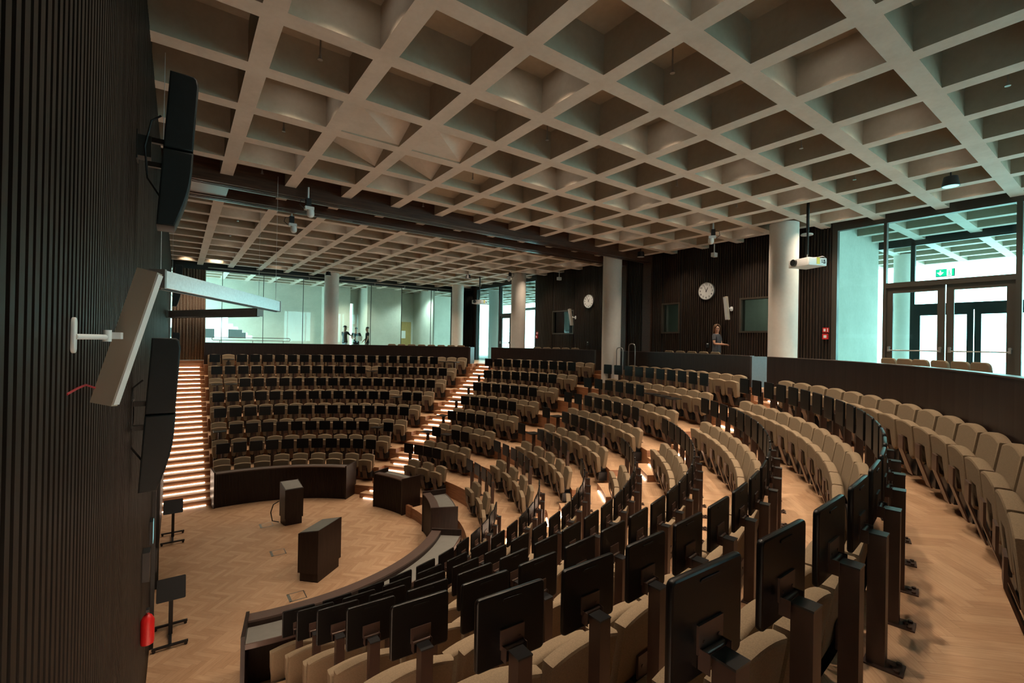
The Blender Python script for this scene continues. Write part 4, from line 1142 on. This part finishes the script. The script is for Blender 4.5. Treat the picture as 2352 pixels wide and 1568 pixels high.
person((7.33, 25.75, ZT), R_(-75), 1.78, 'man in a dark cap and black shirt reaching out, behind the far glass', M['skind'], M['shirtb'], M['jeans'], M['haird'],
       [((-.25, .02, 1.14), (-.22, .2, 1.0)), ((.2, .25, 1.22), (.14, .52, 1.13))], False, True)
t, hd = person((8.05, 26.1, ZT), R_(165), 1.72, 'man facing the camera holding a white sheet, behind the far glass', M['skin'], M['shirtb'], M['trous'], M['haird'],
       [((-.25, .05, 1.14), (-.08, .27, 1.08)), ((.25, .05, 1.14), (.1, .26, 1.10))])
mb = MB(); mt = Matrix.Translation((8.08, 25.72, ZT + 1.1)) @ Matrix.Rotation(R_(20), 4, 'X')
mb.prism(rrect(.36, .28, .02, 3), lambda a, b, d: tuple(mt @ Vector((a, d, b))), -.004, .004); tag(obj('paper_sheet', mb, None, M['paper']), 'white paper sheet held by the man behind the far glass', 'paper')
person((8.55, 25.75, ZT), R_(80), 1.76, 'bearded man in a black shirt standing sideways, rightmost behind the far glass', M['skind'], M['shirtb'], M['trous'], M['haird'],
       [((-.26, .0, 1.14), (-.24, .1, .9)), ((.26, .0, 1.14), (.22, .16, .98))])

# ------------------------------------------------------------------ distant building seen through the lobby opening
mb = MB(); mb.box(-16, 6, 46, 50, 3.6, 14, 0)
for i in range(9):
    for j in range(4): mb.box(-15 + 2.3 * i, -13.7 + 2.3 * i, 45.97, 46.0, 4.6 + 2.2 * j, 5.8 + 2.2 * j, 1)
tag(obj('building', mb, None, [M['facade'], M['dframe']]), 'pale building with dark windows outside, seen through the lobby opening', 'building')

# ------------------------------------------------------------------ daylight
w = bpy.data.worlds.new('sky'); sc.world = w; w.use_nodes = True
bg = w.node_tree.nodes['Background']
bg.inputs[0].default_value = (.62, 1.0, 1.02, 1); bg.inputs[1].default_value = 9.0
def portal(loc, rot, sx, sy):
    l = bpy.data.lights.new('daylight_portal', 'AREA'); l.shape = 'RECTANGLE'; l.size = sx; l.size_y = sy; l.cycles.is_portal = True
    o = bpy.data.objects.new('daylight_portal', l); COL.objects.link(o); o.location = loc; o.rotation_euler = rot
portal((17.6, 1.9, 6.0), (PI / 2, 0, PI / 2), 6.2, 4)
portal((17.6, 20.3, 6.0), (PI / 2, 0, PI / 2), 6.2, 4)
portal((7.6, YN - .4, 6.1), (-PI / 2, 0, 0), 13, 4)
# fill lights without fixtures, added to brighten the lobby and the booth
for x, y, p in ((3, 27.3, 420), (8, 27.5, 420), (12, 26.8, 420)): spot(x, y, 8.2, p, 130, .15, (1, .98, .82) if x < 9 else (.8, 1, .95), .8, 'lobby_lamp')
for x, y, p in ((15.4, 7.0, 90), (15.2, 9.9, 25), (15.4, 15.6, 150)): spot(x, y, 7.9, p, 140, .1, (.9, 1, .85), .8, 'booth_lamp')

# ------------------------------------------------------------------ camera
cd = bpy.data.cameras.new('camera'); cam = bpy.data.objects.new('camera', cd); COL.objects.link(cam)
cd.sensor_width = 36; cd.lens = 16.2623; cd.clip_start = .05; cd.clip_end = 300
cam.matrix_world = Matrix(((CR.x, CU.x, -CF.x, CAM.x), (CR.y, CU.y, -CF.y, CAM.y), (CR.z, CU.z, -CF.z, CAM.z), (0, 0, 0, 1)))
sc.camera = cam
sc.view_settings.view_transform = 'Standard'; sc.view_settings.look = 'None'; sc.view_settings.gamma = 1; sc.view_settings.use_curve_mapping = False
sc.view_settings.exposure = 0.28
sc.cycles.use_denoising = True
sc.cycles.max_bounces = 8; sc.cycles.diffuse_bounces = 5; sc.cycles.glossy_bounces = 3; sc.cycles.transparent_max_bounces = 12; sc.cycles.transmission_bounces = 4
sc.cycles.sample_clamp_indirect = 4.0
